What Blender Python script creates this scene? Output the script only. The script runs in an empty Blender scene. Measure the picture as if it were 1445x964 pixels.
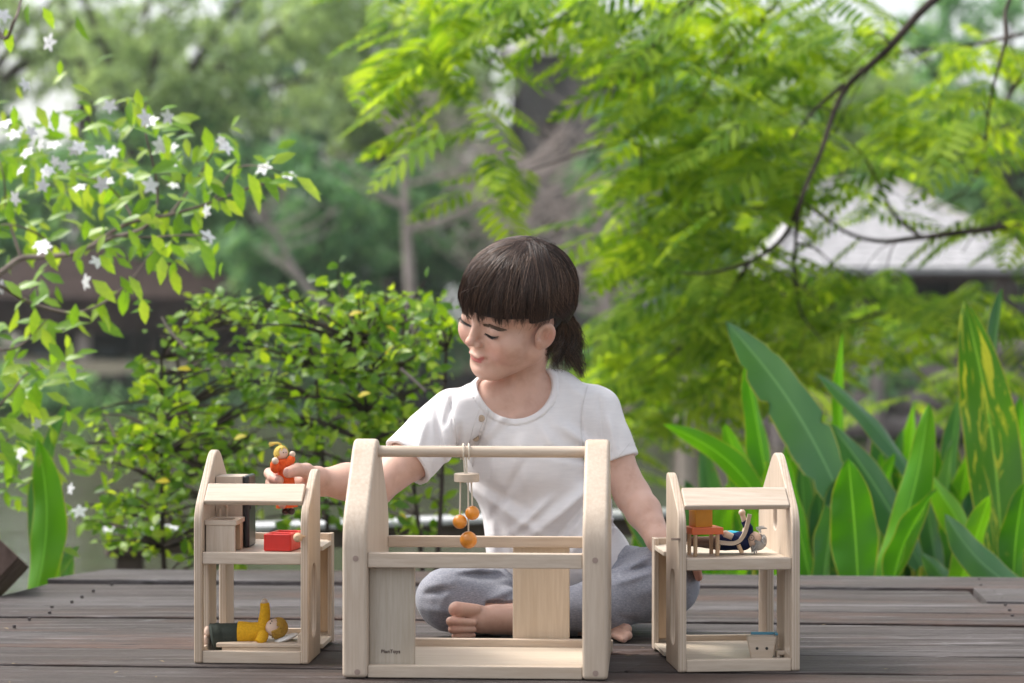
import bpy, bmesh, math, random
import numpy as np
from mathutils import Matrix, Vector
random.seed(7); rng = np.random.default_rng(7)
D2R = math.radians
SC = bpy.context.scene
COL = SC.collection
PI = math.pi

# ---------------------------------------------------------------- camera
CAM_Z = 0.456
PITCH = D2R(0.705)
FPX = 3412.0
cd = bpy.data.cameras.new('camera'); cam = bpy.data.objects.new('camera', cd); COL.objects.link(cam)
cam.location = (0, 0, CAM_Z); cam.rotation_euler = (PI/2 - PITCH, 0, 0)
cd.lens = 85.0; cd.sensor_width = 36.0; cd.clip_start = 0.05; cd.clip_end = 600
cd.dof.use_dof = True; cd.dof.focus_distance = 3.22; cd.dof.aperture_fstop = 5.0
SC.camera = cam
# ---------------------------------------------------------------- light
SUN_EL, SUN_AZ = D2R(54), D2R(-72)      # azimuth from +Y (behind the child) towards +X
w = bpy.data.worlds.new('World'); SC.world = w; w.use_nodes = True
nt = w.node_tree; nt.nodes.clear()
sky = nt.nodes.new('ShaderNodeTexSky'); sky.sky_type = 'NISHITA'; sky.sun_disc = False
sky.sun_elevation = SUN_EL; sky.sun_rotation = SUN_AZ; sky.dust_density = 4.0; sky.air_density = 1.2
hs = nt.nodes.new('ShaderNodeHueSaturation'); hs.inputs['Saturation'].default_value = 0.30
bg = nt.nodes.new('ShaderNodeBackground'); bg.inputs['Strength'].default_value = 0.15
wo = nt.nodes.new('ShaderNodeOutputWorld')
nt.links.new(sky.outputs[0], hs.inputs['Color']); nt.links.new(hs.outputs[0], bg.inputs['Color']); nt.links.new(bg.outputs[0], wo.inputs['Surface'])
sd = bpy.data.lights.new('sun', 'SUN'); sun = bpy.data.objects.new('sun', sd); COL.objects.link(sun)
sd.energy = 1.4; sd.angle = D2R(14); sd.color = (1.0, 0.96, 0.9)
_sv = Vector((math.sin(SUN_AZ)*math.cos(SUN_EL), math.cos(SUN_AZ)*math.cos(SUN_EL), math.sin(SUN_EL)))
sun.rotation_euler = (-_sv).to_track_quat('-Z', 'Y').to_euler()
SC.view_settings.view_transform = 'Standard'; SC.view_settings.look = 'None'
SC.view_settings.exposure = 1.08; SC.view_settings.gamma = 1.0
SC.cycles.max_bounces = 8; SC.cycles.transmission_bounces = 4; SC.cycles.transparent_max_bounces = 4

# ---------------------------------------------------------------- helpers
_cp, _sp = math.cos(PITCH), math.sin(PITCH)
def W(px, py, d):
    """point of the place seen at photograph pixel px, py and standing d metres in front of the camera"""
    a = (px - 722.5)/FPX; b = (482 - py)/FPX
    y = _cp + b*_sp; z = -_sp + b*_cp
    t = d/y
    return Vector((a*t, d, CAM_Z + z*t))
WM = {}
def _lnk(o, label=None, cat=None, group=None, kind=None):
    if label: o['label'] = label
    if cat: o['category'] = cat
    if group: o['group'] = group
    if kind: o['kind'] = kind
    return o
def empty(name, loc, label=None, cat=None, group=None, kind=None, parent=None):
    o = bpy.data.objects.new(name, None); COL.objects.link(o)
    o.empty_display_size = 0.05
    m = Matrix.Translation(Vector(loc)); WM[o.name] = m
    if parent is not None:
        o.parent = parent; o.matrix_parent_inverse = WM[parent.name].inverted()
    o.matrix_basis = m
    return _lnk(o, label, cat, group, kind)
def put(name, data, parent=None, m=None, label=None, cat=None, group=None, kind=None):
    o = bpy.data.objects.new(name, data); COL.objects.link(o)
    m = m or Matrix.Identity(4)
    if parent is not None:
        o.parent = parent; o.matrix_parent_inverse = WM[parent.name].inverted()
    o.matrix_basis = m; WM[o.name] = m
    return _lnk(o, label, cat, group, kind)
class M:
    """collects shapes for one mesh"""
    def __init__(s): s.v = []; s.f = []; s.n = 0; s.uv = None
    def add(s, V, F):
        V = np.asarray(V, dtype=float).reshape(-1, 3)
        s.v.append(V); s.f.extend([tuple(int(i)+s.n for i in f) for f in F]); s.n += len(V); return s
    def box(s, c, size, rot=None, bev=0.0):
        bm = bmesh.new(); bmesh.ops.create_cube(bm, size=1.0)
        bmesh.ops.scale(bm, vec=Vector(size), verts=bm.verts)
        if bev > 0: bmesh.ops.bevel(bm, geom=bm.edges[:], offset=bev, segments=2, profile=0.6, affect='EDGES')
        if rot is not None: bmesh.ops.transform(bm, matrix=rot.to_4x4(), verts=bm.verts)
        bmesh.ops.translate(bm, vec=Vector(c), verts=bm.verts)
        bm.verts.index_update()
        s.add([v.co[:] for v in bm.verts], [[v.index for v in f.verts] for f in bm.faces]); bm.free(); return s
    def tube(s, pts, rad, sides=8, cap=True, flat=None):
        P = np.array([tuple(p) for p in pts], float); n = len(P)
        R = np.full(n, rad, float) if np.isscalar(rad) else np.array(rad, float)
        T = np.gradient(P, axis=0); T /= np.linalg.norm(T, axis=1)[:, None]+1e-12
        up = np.array([0, 0, 1.0]) if abs(T[0][2]) < .9 else np.array([1.0, 0, 0])
        a = np.cross(T[0], up); a /= np.linalg.norm(a)
        V = []
        for i in range(n):
            a = a - T[i]*np.dot(a, T[i]); a /= np.linalg.norm(a)+1e-12
            b = np.cross(T[i], a)
            for k in range(sides):
                t = 2*PI*k/sides
                V.append(P[i]+R[i]*(a*math.cos(t)+b*math.sin(t)*(flat or 1)))
        F = [(i*sides+k, i*sides+(k+1) % sides, (i+1)*sides+(k+1) % sides, (i+1)*sides+k) for i in range(n-1) for k in range(sides)]
        if cap:
            F.append(tuple(range(sides))[::-1]); F.append(tuple(range((n-1)*sides, n*sides)))
        return s.add(V, F)
    def ball(s, c, r, seg=16, rings=10, rot=None):
        r = Vector((r, r, r)) if np.isscalar(r) else Vector(r)
        V = []; F = []
        for i in range(rings+1):
            th = PI*i/rings
            for k in range(seg):
                ph = 2*PI*k/seg
                p = Vector((r.x*math.sin(th)*math.cos(ph), r.y*math.sin(th)*math.sin(ph), r.z*math.cos(th)))
                if rot is not None: p = rot @ p
                V.append((p+Vector(c))[:])
        for i in range(rings):
            for k in range(seg):
                F.append((i*seg+k, (i+1)*seg+k, (i+1)*seg+(k+1) % seg, i*seg+(k+1) % seg))
        return s.add(V, F)
    def xf(s, m):
        s.v = [np.array([(m @ Vector(p))[:] for p in V]) for V in s.v]; return s
    def data(s, name, mat, smooth=True, auto=None):
        me = bpy.data.meshes.new(name)
        V = np.concatenate(s.v) if s.v else np.zeros((0, 3))
        me.from_pydata(V.tolist(), [], s.f); me.validate(clean_customdata=False); me.update()
        for m_ in (mat if isinstance(mat, (list, tuple)) else [mat]): me.materials.append(m_)
        if smooth:
            me.shade_smooth()
            if auto: me.set_sharp_from_angle(angle=D2R(auto))
        return me
    def obj(s, name, mat, parent=None, smooth=True, auto=40, xf=None, **k):
        if xf is not None: s.xf(xf)
        return put(name, s.data(name, mat, smooth, auto), parent, **k)
def npmesh(name, V, F4, mat, smooth=True, uv=None):
    """fast mesh from arrays; F4 int array (n,3) or (n,4)"""
    me = bpy.data.meshes.new(name); V = np.asarray(V, np.float32); F4 = np.asarray(F4, np.int32)
    k = F4.shape[1]
    me.vertices.add(len(V)); me.vertices.foreach_set('co', V.ravel())
    me.loops.add(F4.size); me.loops.foreach_set('vertex_index', F4.ravel())
    me.polygons.add(len(F4)); me.polygons.foreach_set('loop_start', np.arange(0, F4.size, k, dtype=np.int32))
    if uv is not None:
        l = me.uv_layers.new(name='UVMap'); l.data.foreach_set('uv', np.asarray(uv, np.float32)[F4.ravel()].ravel())
    me.update(calc_edges=True); me.validate(clean_customdata=False)
    for m_ in (mat if isinstance(mat, (list, tuple)) else [mat]): me.materials.append(m_)
    if smooth: me.shade_smooth()
    return me
def spline(P, n):
    P = np.array([tuple(p) for p in P], float)
    if len(P) < 3: return [Vector(P[0]*(1-t)+P[-1]*t) for t in np.linspace(0, 1, n)]
    Q = np.vstack([2*P[0]-P[1], P, 2*P[-1]-P[-2]]); out = []
    m = len(P)-1
    for t in np.linspace(0, m-1e-6, n):
        i = int(t); u = t-i; p0, p1, p2, p3 = Q[i:i+4]
        out.append(Vector(.5*((2*p1)+(-p0+p2)*u+(2*p0-5*p1+4*p2-p3)*u*u+(-p0+3*p1-3*p2+p3)*u**3)))
    return out
def panel(outline, holes, thick, bev, name, mat, xf, parent, **kw):
    """a board cut to an outline (local XY, extruded along Z) with rounded edges and real openings"""
    cu = bpy.data.curves.new(name, 'CURVE'); cu.dimensions = '2D'; cu.fill_mode = 'BOTH'
    cu.extrude = thick/2-bev; cu.bevel_depth = bev; cu.bevel_resolution = 2; cu.offset = -bev
    for pts in [outline]+list(holes):
        sp = cu.splines.new('POLY'); sp.points.add(len(pts)-1)
        for p, q in zip(sp.points, pts): p.co = (q[0], q[1], 0, 1)
        sp.use_cyclic_u = True
    o = bpy.data.objects.new('tmp', cu); COL.objects.link(o)
    me = bpy.data.meshes.new_from_object(o.evaluated_get(bpy.context.evaluated_depsgraph_get()))
    bpy.data.objects.remove(o); bpy.data.curves.remove(cu)
    me.name = name; me.transform(xf); me.materials.clear(); me.materials.append(mat)
    bm = bmesh.new(); bm.from_mesh(me); bmesh.ops.remove_doubles(bm, verts=bm.verts, dist=1e-5)
    bmesh.ops.recalc_face_normals(bm, faces=bm.faces); bm.to_mesh(me); bm.free()
    me.shade_smooth(); me.set_sharp_from_angle(angle=D2R(35))
    o = put(name, me, parent, **kw); o.modifiers.new('normals', 'WEIGHTED_NORMAL').keep_sharp = True; return o
def rounded(pts, rad, n=5):
    """round the corners of a polygon"""
    out = []; N = len(pts)
    for i in range(N):
        p = Vector(pts[i]).to_2d(); a = Vector(pts[i-1]).to_2d()-p; b = Vector(pts[(i+1) % N]).to_2d()-p
        r = rad[i] if isinstance(rad, (list, tuple)) else rad
        if r <= 0: out.append(tuple(p)); continue
        r = min(r, a.length*.49, b.length*.49); a.normalize(); b.normalize()
        for k in range(n+1):
            t = k/n; q = (p+a*r)*(1-t)**2+p*2*t*(1-t)+(p+b*r)*t*t
            out.append((q.x, q.y))
    return out

# ---------------------------------------------------------------- materials
def mat(name):
    m = bpy.data.materials.new(name); m.use_nodes = True; t = m.node_tree
    return m, t, t.nodes['Principled BSDF'], t.nodes['Material Output']
def N(t, typ, **k):
    n = t.nodes.new('ShaderNode'+typ)
    for a, v in k.items():
        if a in n.inputs: n.inputs[a].default_value = v
        else: setattr(n, a, v)
    return n
def ramp(t, fac, stops):
    r = t.nodes.new('ShaderNodeValToRGB'); e = r.color_ramp.elements
    while len(e) > 1: e.remove(e[-1])
    e[0].position = stops[0][0]; e[0].color = (*stops[0][1], 1)
    for p, c in stops[1:]: x = e.new(p); x.color = (*c, 1)
    t.links.new(fac, r.inputs[0]); return r.outputs[0]
def coords(t, scale=(1, 1, 1), kind='Object', rnd=0.0):
    tc = N(t, 'TexCoord'); mp = N(t, 'Mapping'); mp.inputs['Scale'].default_value = scale
    src = tc.outputs[kind]
    if rnd:
        oi = N(t, 'ObjectInfo'); ma = N(t, 'Math', operation='MULTIPLY'); ma.inputs[1].default_value = rnd
        t.links.new(oi.outputs['Random'], ma.inputs[0]); va = N(t, 'VectorMath', operation='ADD')
        t.links.new(src, va.inputs[0]); t.links.new(ma.outputs[0], va.inputs[1]); src = va.outputs[0]
    t.links.new(src, mp.inputs['Vector']); return mp.outputs[0]
def noise(t, vec, scale, detail=4, rough=.55, dist=0):
    n = N(t, 'TexNoise'); n.inputs['Scale'].default_value = scale; n.inputs['Detail'].default_value = detail
    n.inputs['Roughness'].default_value = rough; n.inputs['Distortion'].default_value = dist
    t.links.new(vec, n.inputs['Vector']); return n.outputs['Fac']
def mixc(t, f, a, b, mode='MIX'):
    m = N(t, 'Mix', data_type='RGBA', blend_type=mode)
    for s, i in ((f, 0), (a, 6), (b, 7)):
        if isinstance(s, (int, float)): m.inputs[i].default_value = s
        elif isinstance(s, tuple): m.inputs[i].default_value = (*s, 1) if len(s) == 3 else s
        else: t.links.new(s, m.inputs[i])
    return m.outputs[2]
def bump(t, b, h, strength, dist=.001):
    n = N(t, 'Bump'); n.inputs['Strength'].default_value = strength; n.inputs['Distance'].default_value = dist
    t.links.new(h, n.inputs['Height']); t.links.new(n.outputs[0], b.inputs['Normal'])
def mapr(t, v, a, b, c, d):
    n = N(t, 'MapRange'); n.inputs[1].default_value = a; n.inputs[2].default_value = b; n.inputs[3].default_value = c; n.inputs[4].default_value = d
    t.links.new(v, n.inputs[0]); return n.outputs[0]
def m_plain(name, col, rough=.5, var=.12, scale=60, bumpv=0.0, spec=.5, sheen=0):
    m, t, b, _ = mat(name)
    n = noise(t, coords(t), scale, 5)
    b.inputs['Roughness'].default_value = rough; b.inputs['Specular IOR Level'].default_value = spec
    dk = tuple(c*(1-var) for c in col); lt = tuple(min(1, c*(1+var)) for c in col)
    t.links.new(ramp(t, n, [(.3, dk), (.7, lt)]), b.inputs['Base Color'])
    if bumpv: bump(t, b, n, bumpv)
    if sheen: b.inputs['Sheen Weight'].default_value = sheen
    return m
def m_toywood(name, axis, col=(.57, .475, .385), ply=None):
    """pale rubberwood with fine grain along an axis"""
    m, t, b, _ = mat(name)
    s = [26, 26, 26]; s[axis] = 2.2
    s2 = [260, 260, 260]; s2[axis] = 14
    v = coords(t, tuple(s), rnd=3.0); v2 = coords(t, tuple(s2), rnd=3.0)
    a = noise(t, v, 1.0, 4, .6, .6); f = noise(t, v2, 1.0, 3, .7)
    c1 = ramp(t, a, [(.25, tuple(x*k for x, k in zip(col, (.80, .74, .66)))), (.5, col), (.8, tuple(min(1, x*1.1) for x in col))])
    c = mixc(t, mapr(t, f, .35, .70, 0, .55), c1, tuple(x*k for x, k in zip(col, (.70, .62, .55))))
    oi = N(t, 'ObjectInfo')
    c = mixc(t, mapr(t, oi.outputs['Random'], 0, 1, 0, .35), c, tuple(x*k for x, k in zip(col, (.9, .86, .8))))
    if ply is not None:      # layered plywood edge: stripes through the thickness, only on the sawn edge
        tc = N(t, 'TexCoord'); sx = N(t, 'SeparateXYZ'); t.links.new(tc.outputs['Object'], sx.inputs[0])
        nrm = N(t, 'VectorMath', operation='DOT_PRODUCT'); nrm.inputs[1].default_value = ply
        t.links.new(tc.outputs['Normal'], nrm.inputs[0])
        ab = N(t, 'Math', operation='ABSOLUTE'); t.links.new(nrm.outputs['Value'], ab.inputs[0])
        dp = N(t, 'VectorMath', operation='DOT_PRODUCT'); dp.inputs[1].default_value = ply; t.links.new(tc.outputs['Object'], dp.inputs[0])
        ml = N(t, 'Math', operation='MULTIPLY'); ml.inputs[1].default_value = 2*PI/.0034; t.links.new(dp.outputs['Value'], ml.inputs[0])
        sn = N(t, 'Math', operation='SINE'); t.links.new(ml.outputs[0], sn.inputs[0])
        ed = mapr(t, ab.outputs[0], .75, .35, 0, 1); st = mapr(t, sn.outputs[0], 0, .8, 0, .5)
        mm = N(t, 'Math', operation='MULTIPLY'); t.links.new(ed, mm.inputs[0]); t.links.new(st, mm.inputs[1])
        c = mixc(t, mm.outputs[0], c, (.36, .25, .17))
    t.links.new(c, b.inputs['Base Color']); b.inputs['Roughness'].default_value = .52
    b.inputs['Specular IOR Level'].default_value = .35
    bump(t, b, f, .18, .0006)
    return m
def m_leaf(name, stops, trans=.4, rough=.4, spec=.5, vein=False, scale=6, tcol=None, streak=False):
    m, t, b, o = mat(name)
    g = N(t, 'NewGeometry'); oi = N(t, 'ObjectInfo')
    ad = N(t, 'Math', operation='ADD'); t.links.new(g.outputs['Random Per Island'], ad.inputs[0]); t.links.new(oi.outputs['Random'], ad.inputs[1])
    fr = N(t, 'Math', operation='FRACT'); t.links.new(ad.outputs[0], fr.inputs[0])
    nz = noise(t, coords(t), scale, 2)
    av = N(t, 'Math', operation='MULTIPLY_ADD'); t.links.new(nz, av.inputs[0]); av.inputs[1].default_value = .6
    sc = N(t, 'Math', operation='MULTIPLY'); t.links.new(fr.outputs[0], sc.inputs[0]); sc.inputs[1].default_value = .55
    t.links.new(sc.outputs[0], av.inputs[2])
    c = ramp(t, av.outputs[0], stops)
    if vein:
        tc = N(t, 'TexCoord'); sx = N(t, 'SeparateXYZ'); t.links.new(tc.outputs['UV'], sx.inputs[0])
        u = N(t, 'Math', operation='SUBTRACT'); t.links.new(sx.outputs[0], u.inputs[0]); u.inputs[1].default_value = .5
        au = N(t, 'Math', operation='ABSOLUTE'); t.links.new(u.outputs[0], au.inputs[0])
        c = mixc(t, mapr(t, au.outputs[0], .014, .03, .75, 0), c, tuple(min(1, x*1.6+.05) for x in stops[-1][1]))
        c = mixc(t, mapr(t, au.outputs[0], .468, .492, 0, .8), c, (.42, .40, .07))
        # side veins sweep towards the tip
        vv = N(t, 'Math', operation='MULTIPLY_ADD'); t.links.new(au.outputs[0], vv.inputs[0]); vv.inputs[1].default_value = -.25; t.links.new(sx.outputs[1], vv.inputs[2])
        ms = N(t, 'Math', operation='MULTIPLY'); t.links.new(vv.outputs[0], ms.inputs[0]); ms.inputs[1].default_value = 330
        sn = N(t, 'Math', operation='SINE'); t.links.new(ms.outputs[0], sn.inputs[0])
        c = mixc(t, mapr(t, sn.outputs[0], .2, 1, 0, .22), c, tuple(x*1.5 for x in stops[-1][1]))
        bl = noise(t, coords(t, (3, 3, 3), rnd=9.0), 5, 4, .6)
        c = mixc(t, mapr(t, bl, .66, .74, 0, .55), c, (.34, .36, .05))
        bl2 = noise(t, coords(t, (1, 1, 1), rnd=5.0), 70, 3, .6)
        c = mixc(t, mapr(t, bl2, .70, .76, 0, .6), c, (.16, .10, .04))
        if streak:
            sk = noise(t, coords(t, (3.2, 2.4, 1), 'UV', rnd=0), 1.7, 4, .6, 1.2); c = mixc(t, mapr(t, sk, .53, .60, 0, .8), c, (.46, .50, .06))
        bump(t, b, sn.outputs[0], .12, .001)
    t.links.new(c, b.inputs['Base Color']); b.inputs['Roughness'].default_value = rough; b.inputs['Specular IOR Level'].default_value = spec
    tr = N(t, 'BsdfTranslucent'); ms2 = N(t, 'MixShader'); ms2.inputs[0].default_value = trans
    tk = mixc(t, 1.0, c, tcol or (1.55, 1.35, .35), 'MULTIPLY')
    t.links.new(tk, tr.inputs['Color'])
    t.links.new(b.outputs[0], ms2.inputs[1]); t.links.new(tr.outputs[0], ms2.inputs[2]); t.links.new(ms2.outputs[0], o.inputs['Surface'])
    return m
def m_bark(name, a, b_, scale=20, rough=.9):
    m, t, b, _ = mat(name); n = noise(t, coords(t, (1, 1, .35)), scale, 6, .65)
    t.links.new(ramp(t, n, [(.3, a), (.7, b_)]), b.inputs['Base Color']); b.inputs['Roughness'].default_value = rough; b.inputs['Specular IOR Level'].default_value = .12
    bump(t, b, n, .6, .004); return m
def leaves(P, Dr, Nn, L, Wd, fold=.25, curl=.25, segs=3):
    """many leaves in one array: pointed blades folded on the midrib"""
    P = np.asarray(P, float); n = len(P)
    Dr = np.asarray(Dr, float); Dr = Dr/(np.linalg.norm(Dr, axis=1)[:, None]+1e-9)
    Nn = np.asarray(Nn, float); S = np.cross(Dr, Nn); S /= np.linalg.norm(S, axis=1)[:, None]+1e-9
    Nn = np.cross(S, Dr)
    L = np.broadcast_to(L, n)[:, None]; Wd = np.broadcast_to(Wd, n)[:, None]
    prof = {3: [(0, .06), (.35, 1), (.72, .72), (1, 0.0)], 2: [(0, .1), (.45, 1), (1, 0)]}[segs]
    V = []
    for (v, w_) in prof:
        c = P+Dr*L*v-Nn*L*curl*v*v
        V += [c-S*Wd*.5*w_+Nn*Wd*fold*w_*.5, c, c+S*Wd*.5*w_+Nn*Wd*fold*w_*.5]
    V = np.stack(V, 1)                       # n, 3*k, 3
    k = len(prof); F = []
    for i in range(k-1):
        F += [(3*i, 3*i+1, 3*i+4, 3*i+3), (3*i+1, 3*i+2, 3*i+5, 3*i+4)]
    F = np.array(F)[None]+(np.arange(n)*3*k)[:, None, None]
    return V.reshape(-1, 3), F.reshape(-1, 4)
def unit(n, up=0.0):
    v = rng.normal(size=(n, 3)); v /= np.linalg.norm(v, axis=1)[:, None]; v[:, 2] += up
    return v/np.linalg.norm(v, axis=1)[:, None]
# ================================================================ SETTING
def m_ground():
    m, t, b, _ = mat('soil'); n = noise(t, coords(t), 1.5, 6, .6); n2 = noise(t, coords(t), 14, 5, .7)
    c = ramp(t, n, [(.3, (.035, .032, .018)), (.55, (.07, .06, .035)), (.75, (.05, .075, .025))])
    c = mixc(t, mapr(t, n2, .4, .7, 0, .5), c, (.10, .085, .06)); t.links.new(c, b.inputs['Base Color'])
    b.inputs['Roughness'].default_value = .95; bump(t, b, n2, .6, .03); return m
def m_water():
    m, t, b, _ = mat('pond_water'); n = noise(t, coords(t, (1.2, 3, 1)), 1.6, 3, .5)
    t.links.new(ramp(t, noise(t, coords(t), .25, 3), [(.3, (.050, .046, .028)), (.7, (.075, .068, .045))]), b.inputs['Base Color'])
    b.inputs['Roughness'].default_value = .12; b.inputs['Specular IOR Level'].default_value = .5; bump(t, b, n, .25, .05); return m
xs = np.linspace(-45, 45, 61)
ys = np.concatenate([np.linspace(-8, 12, 41), np.linspace(13, 45, 33), np.linspace(50, 260, 15)])
def gz(x, y):
    z = -0.55
    if y > 5.2: z = -0.55-(min(y, 9)-5.2)/3.8*1.0
    if y > 31.5: z = -1.55+(min(y, 34.5)-31.5)/3.0*1.25
    return z+.05*math.sin(x*1.7+y*.6)*math.cos(y*1.1-x*.4)
V = [(x, y, gz(x, y)) for y in ys for x in xs]; nx = len(xs)
F = [(j*nx+i, j*nx+i+1, (j+1)*nx+i+1, (j+1)*nx+i) for j in range(len(ys)-1) for i in range(nx-1)]
# widen the outer columns to the horizon
V = [(x*6 if abs(x) > 44 else x, y, z) for x, y, z in V]
M().add(V, F).obj('ground', m_ground(), kind='structure', auto=None)
V = [(-200, 5.6, -.9), (200, 5.6, -.9), (200, 35, -.9), (-200, 35, -.9)]
M().add(V, [(0, 1, 2, 3)]).obj('pond_water', m_water(), kind='structure', auto=None)

# ---- deck of weathered planks, each plank a piece
def m_deck():
    m, t, b, _ = mat('weathered_deck_wood')
    a = noise(t, coords(t, (1.6, 46, 46), rnd=17.0), 1.5, 6, .72, .8)
    f = noise(t, coords(t, (9, 320, 320), rnd=17.0), 1.0, 4, .75, .4)
    p = noise(t, coords(t, (1, 3, 3), rnd=11.0), 2.2, 4, .6)
    k = noise(t, coords(t, (3, 40, 40), rnd=5.0), 1.2, 2, .5, 1.5)
    c = ramp(t, a, [(.34, (.009, .006, .005)), (.44, (.036, .027, .024)), (.54, (.105, .086, .082)), (.68, (.29, .27, .275))])
    c = mixc(t, mapr(t, p, .50, .64, 0, .75), c, (.120, .060, .040))
    c = mixc(t, mapr(t, p, .45, .30, 0, .6), c, (.165, .155, .16))
    c = mixc(t, mapr(t, f, .42, .62, 0, .85), c, (.045, .036, .034))
    c = mixc(t, mapr(t, k, .66, .72, 0, .8), c, (.02, .016, .015))
    oi = N(t, 'ObjectInfo'); c = mixc(t, mapr(t, oi.outputs['Random'], 0, .5, .5, 0), c, (.055, .040, .034)); c = mixc(t, mapr(t, oi.outputs['Random'], .6, 1, 0, .40), c, (.165, .150, .148))
    sp = noise(t, coords(t, (1, 1, 1)), 140, 3, .7); c = mixc(t, mapr(t, sp, .68, .74, 0, .7), c, (.012, .010, .009))
    sl = noise(t, coords(t, (1.5, 5, 5), rnd=31.0), 7, 5, .75, 1.0); c = mixc(t, mapr(t, sl, .60, .70, 0, .5), c, (.22, .21, .215))
    t.links.new(c, b.inputs['Base Color'])
    t.links.new(mapr(t, a, .2, .8, .50, .80), b.inputs['Roughness']); b.inputs['Specular IOR Level'].default_value = .25
    ad = N(t, 'Math', operation='ADD'); t.links.new(f, ad.inputs[0]); t.links.new(a, ad.inputs[1])
    bump(t, b, ad.outputs[0], .8, .004); return m
MD = m_deck()
deck = empty('wooden_deck', (0, 3.2, 0), kind='structure')
DR = Matrix.Translation((0, 3.5, 0)) @ Matrix.Rotation(D2R(-4.3), 4, 'Z') @ Matrix.Translation((0, -3.5, 0))
def plank(x0, x1, y0, y1, z, dx0=0.0, dx1=0.0, tilt=0.0):
    n = max(6, int((x1-x0)/.12)); T = .028; vs = []; fs = []
    ca = random.random()*9
    for i in range(n+1):
        s = i/n
        for (yy, zz, e) in ((y0+.0070, -.0012, 0), (y0+.0085, 0, 0), (y1-.0085, 0, 1), (y1-.0070, -.0012, 1), (y1-.0070, -T, 1), (y0+.0070, -T, 0)):
            a0 = x0+dx0*e; a1 = x1+dx1*e
            x = a0+(a1-a0)*s
            wv = .0016*math.sin(x*5.1+ca)+.0009*math.sin(x*17+ca*3)
            vs.append((x, yy+wv*(1 if e else -1)*.9, z+zz+tilt*(e-.5)+.0012*math.sin(x*2.3+ca*2)))
    for i in range(n):
        for k in range(6): fs.append((i*6+k, (i+1)*6+k, (i+1)*6+(k+1) % 6, i*6+(k+1) % 6))
    fs.append(tuple(range(6))); fs.append(tuple(range(n*6, n*6+6))[::-1])
    vs = [tuple(DR @ Vector(v)) for v in vs]
    me = M().add(vs, [f[::-1] for f in fs])
    me.obj('plank', MD, deck, auto=30)
rows = [4.228, 4.046, 3.856, 3.72, 3.581, 3.412, 3.238, 3.075, 2.91, 2.77, 2.64, 2.46, 2.28, 2.1, 1.9]
for i in range(len(rows)-1):
    y1, y0 = rows[i], rows[i+1]; z = random.uniform(-.0045, .0)
    L, R = -2.6, 2.6
    if i == 0: plank(-.835, R, y0, y1, 0.0, dx0=.065)
    elif i == 1:
        plank(-.86, .715, y0+.003, y1, -.0055, dx0=.03); plank(.723, R, y0-.004, y1, .0015)
    elif i == 4: plank(L, 1.9, y0, y1, z)
    elif i == 6:
        plank(L, .175, y0, y1, z, dx1=.045); plank(.178, R, y0, y1, -.001, dx0=.045)
    elif i == 8:
        plank(L, -.30, y0, y1, .001, dx1=.035); plank(-.297, R, y0, y1, z, dx0=.035)
    elif i % 2: plank(L, random.uniform(-1.6, -1.3), y0, y1, z-.001); plank(-1.28, R, y0, y1, z)
    else: plank(L, R, y0, y1, z)
nm_ = M()
for i in range(len(rows)-1):
    for x in (-2.2, -1.4, -.72, 0, .75, 1.5):
        for f_ in (.25, .75):
            c_ = (x+random.uniform(-.012, .012), rows[i+1]+(rows[i]-rows[i+1])*f_, .0005); c_ = DR @ Vector(c_); nm_.tube([Vector(c_)+Vector((0, 0, -.004)), Vector(c_)+Vector((0, 0, .0004))], .0026, 8)
nm_.obj('screw_heads', m_plain('rusty_screw', (.06, .05, .048), .6), deck, kind='stuff')
mj = M_ = m_plain('dark_joist_wood', (.03, .024, .02), .9)
for x in (-2.2, -1.4, -.72, 0, .75, 1.5, 2.3):
    M().box((x, 3.0, -.095), (.07, 2.1, .11)).obj('joist', mj, deck)
for x in (-2.2, -.72, .75, 2.3):
    M().box((x, 4.05, -.38), (.09, .09, .46)).obj('post', mj, deck)
    M().box((x, 2.1, -.38), (.09, .09, .46)).obj('post', mj, deck)

lt = M()
for i in range(46):
    x, y = random.uniform(-1.0, 1.1), random.uniform(2.95, 4.15); a = random.uniform(0, 6.28); L_ = random.uniform(.004, .011)
    V_, F_ = leaves([(x, y, .0035)], [(math.cos(a), math.sin(a), .1)], [(0, 0, 1)], L_, L_*.45); lt.add(V_, F_)
lt.obj('leaf_litter', m_plain('dry_leaf_bits', (.20, .15, .08), .8, .5, 30), kind='stuff')
# ---- rough timber end at the left
mt = m_bark('old_timber', (.055, .035, .028), (.17, .12, .10), 30)
c = W(2, 800, 4.05); r_ = Matrix.Rotation(D2R(-47), 4, 'Y') @ Matrix.Rotation(D2R(12), 4, 'Z')
b = M().box((0, 0, 0), (.20, .34, .062), bev=.004)
b.xf(Matrix.Translation(c+Vector((-.055, .0, -.045))) @ r_)
b.obj('timber_block', mt, auto=30, label='rough dark brown timber block leaning at the left end of the deck', cat='timber')
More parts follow.
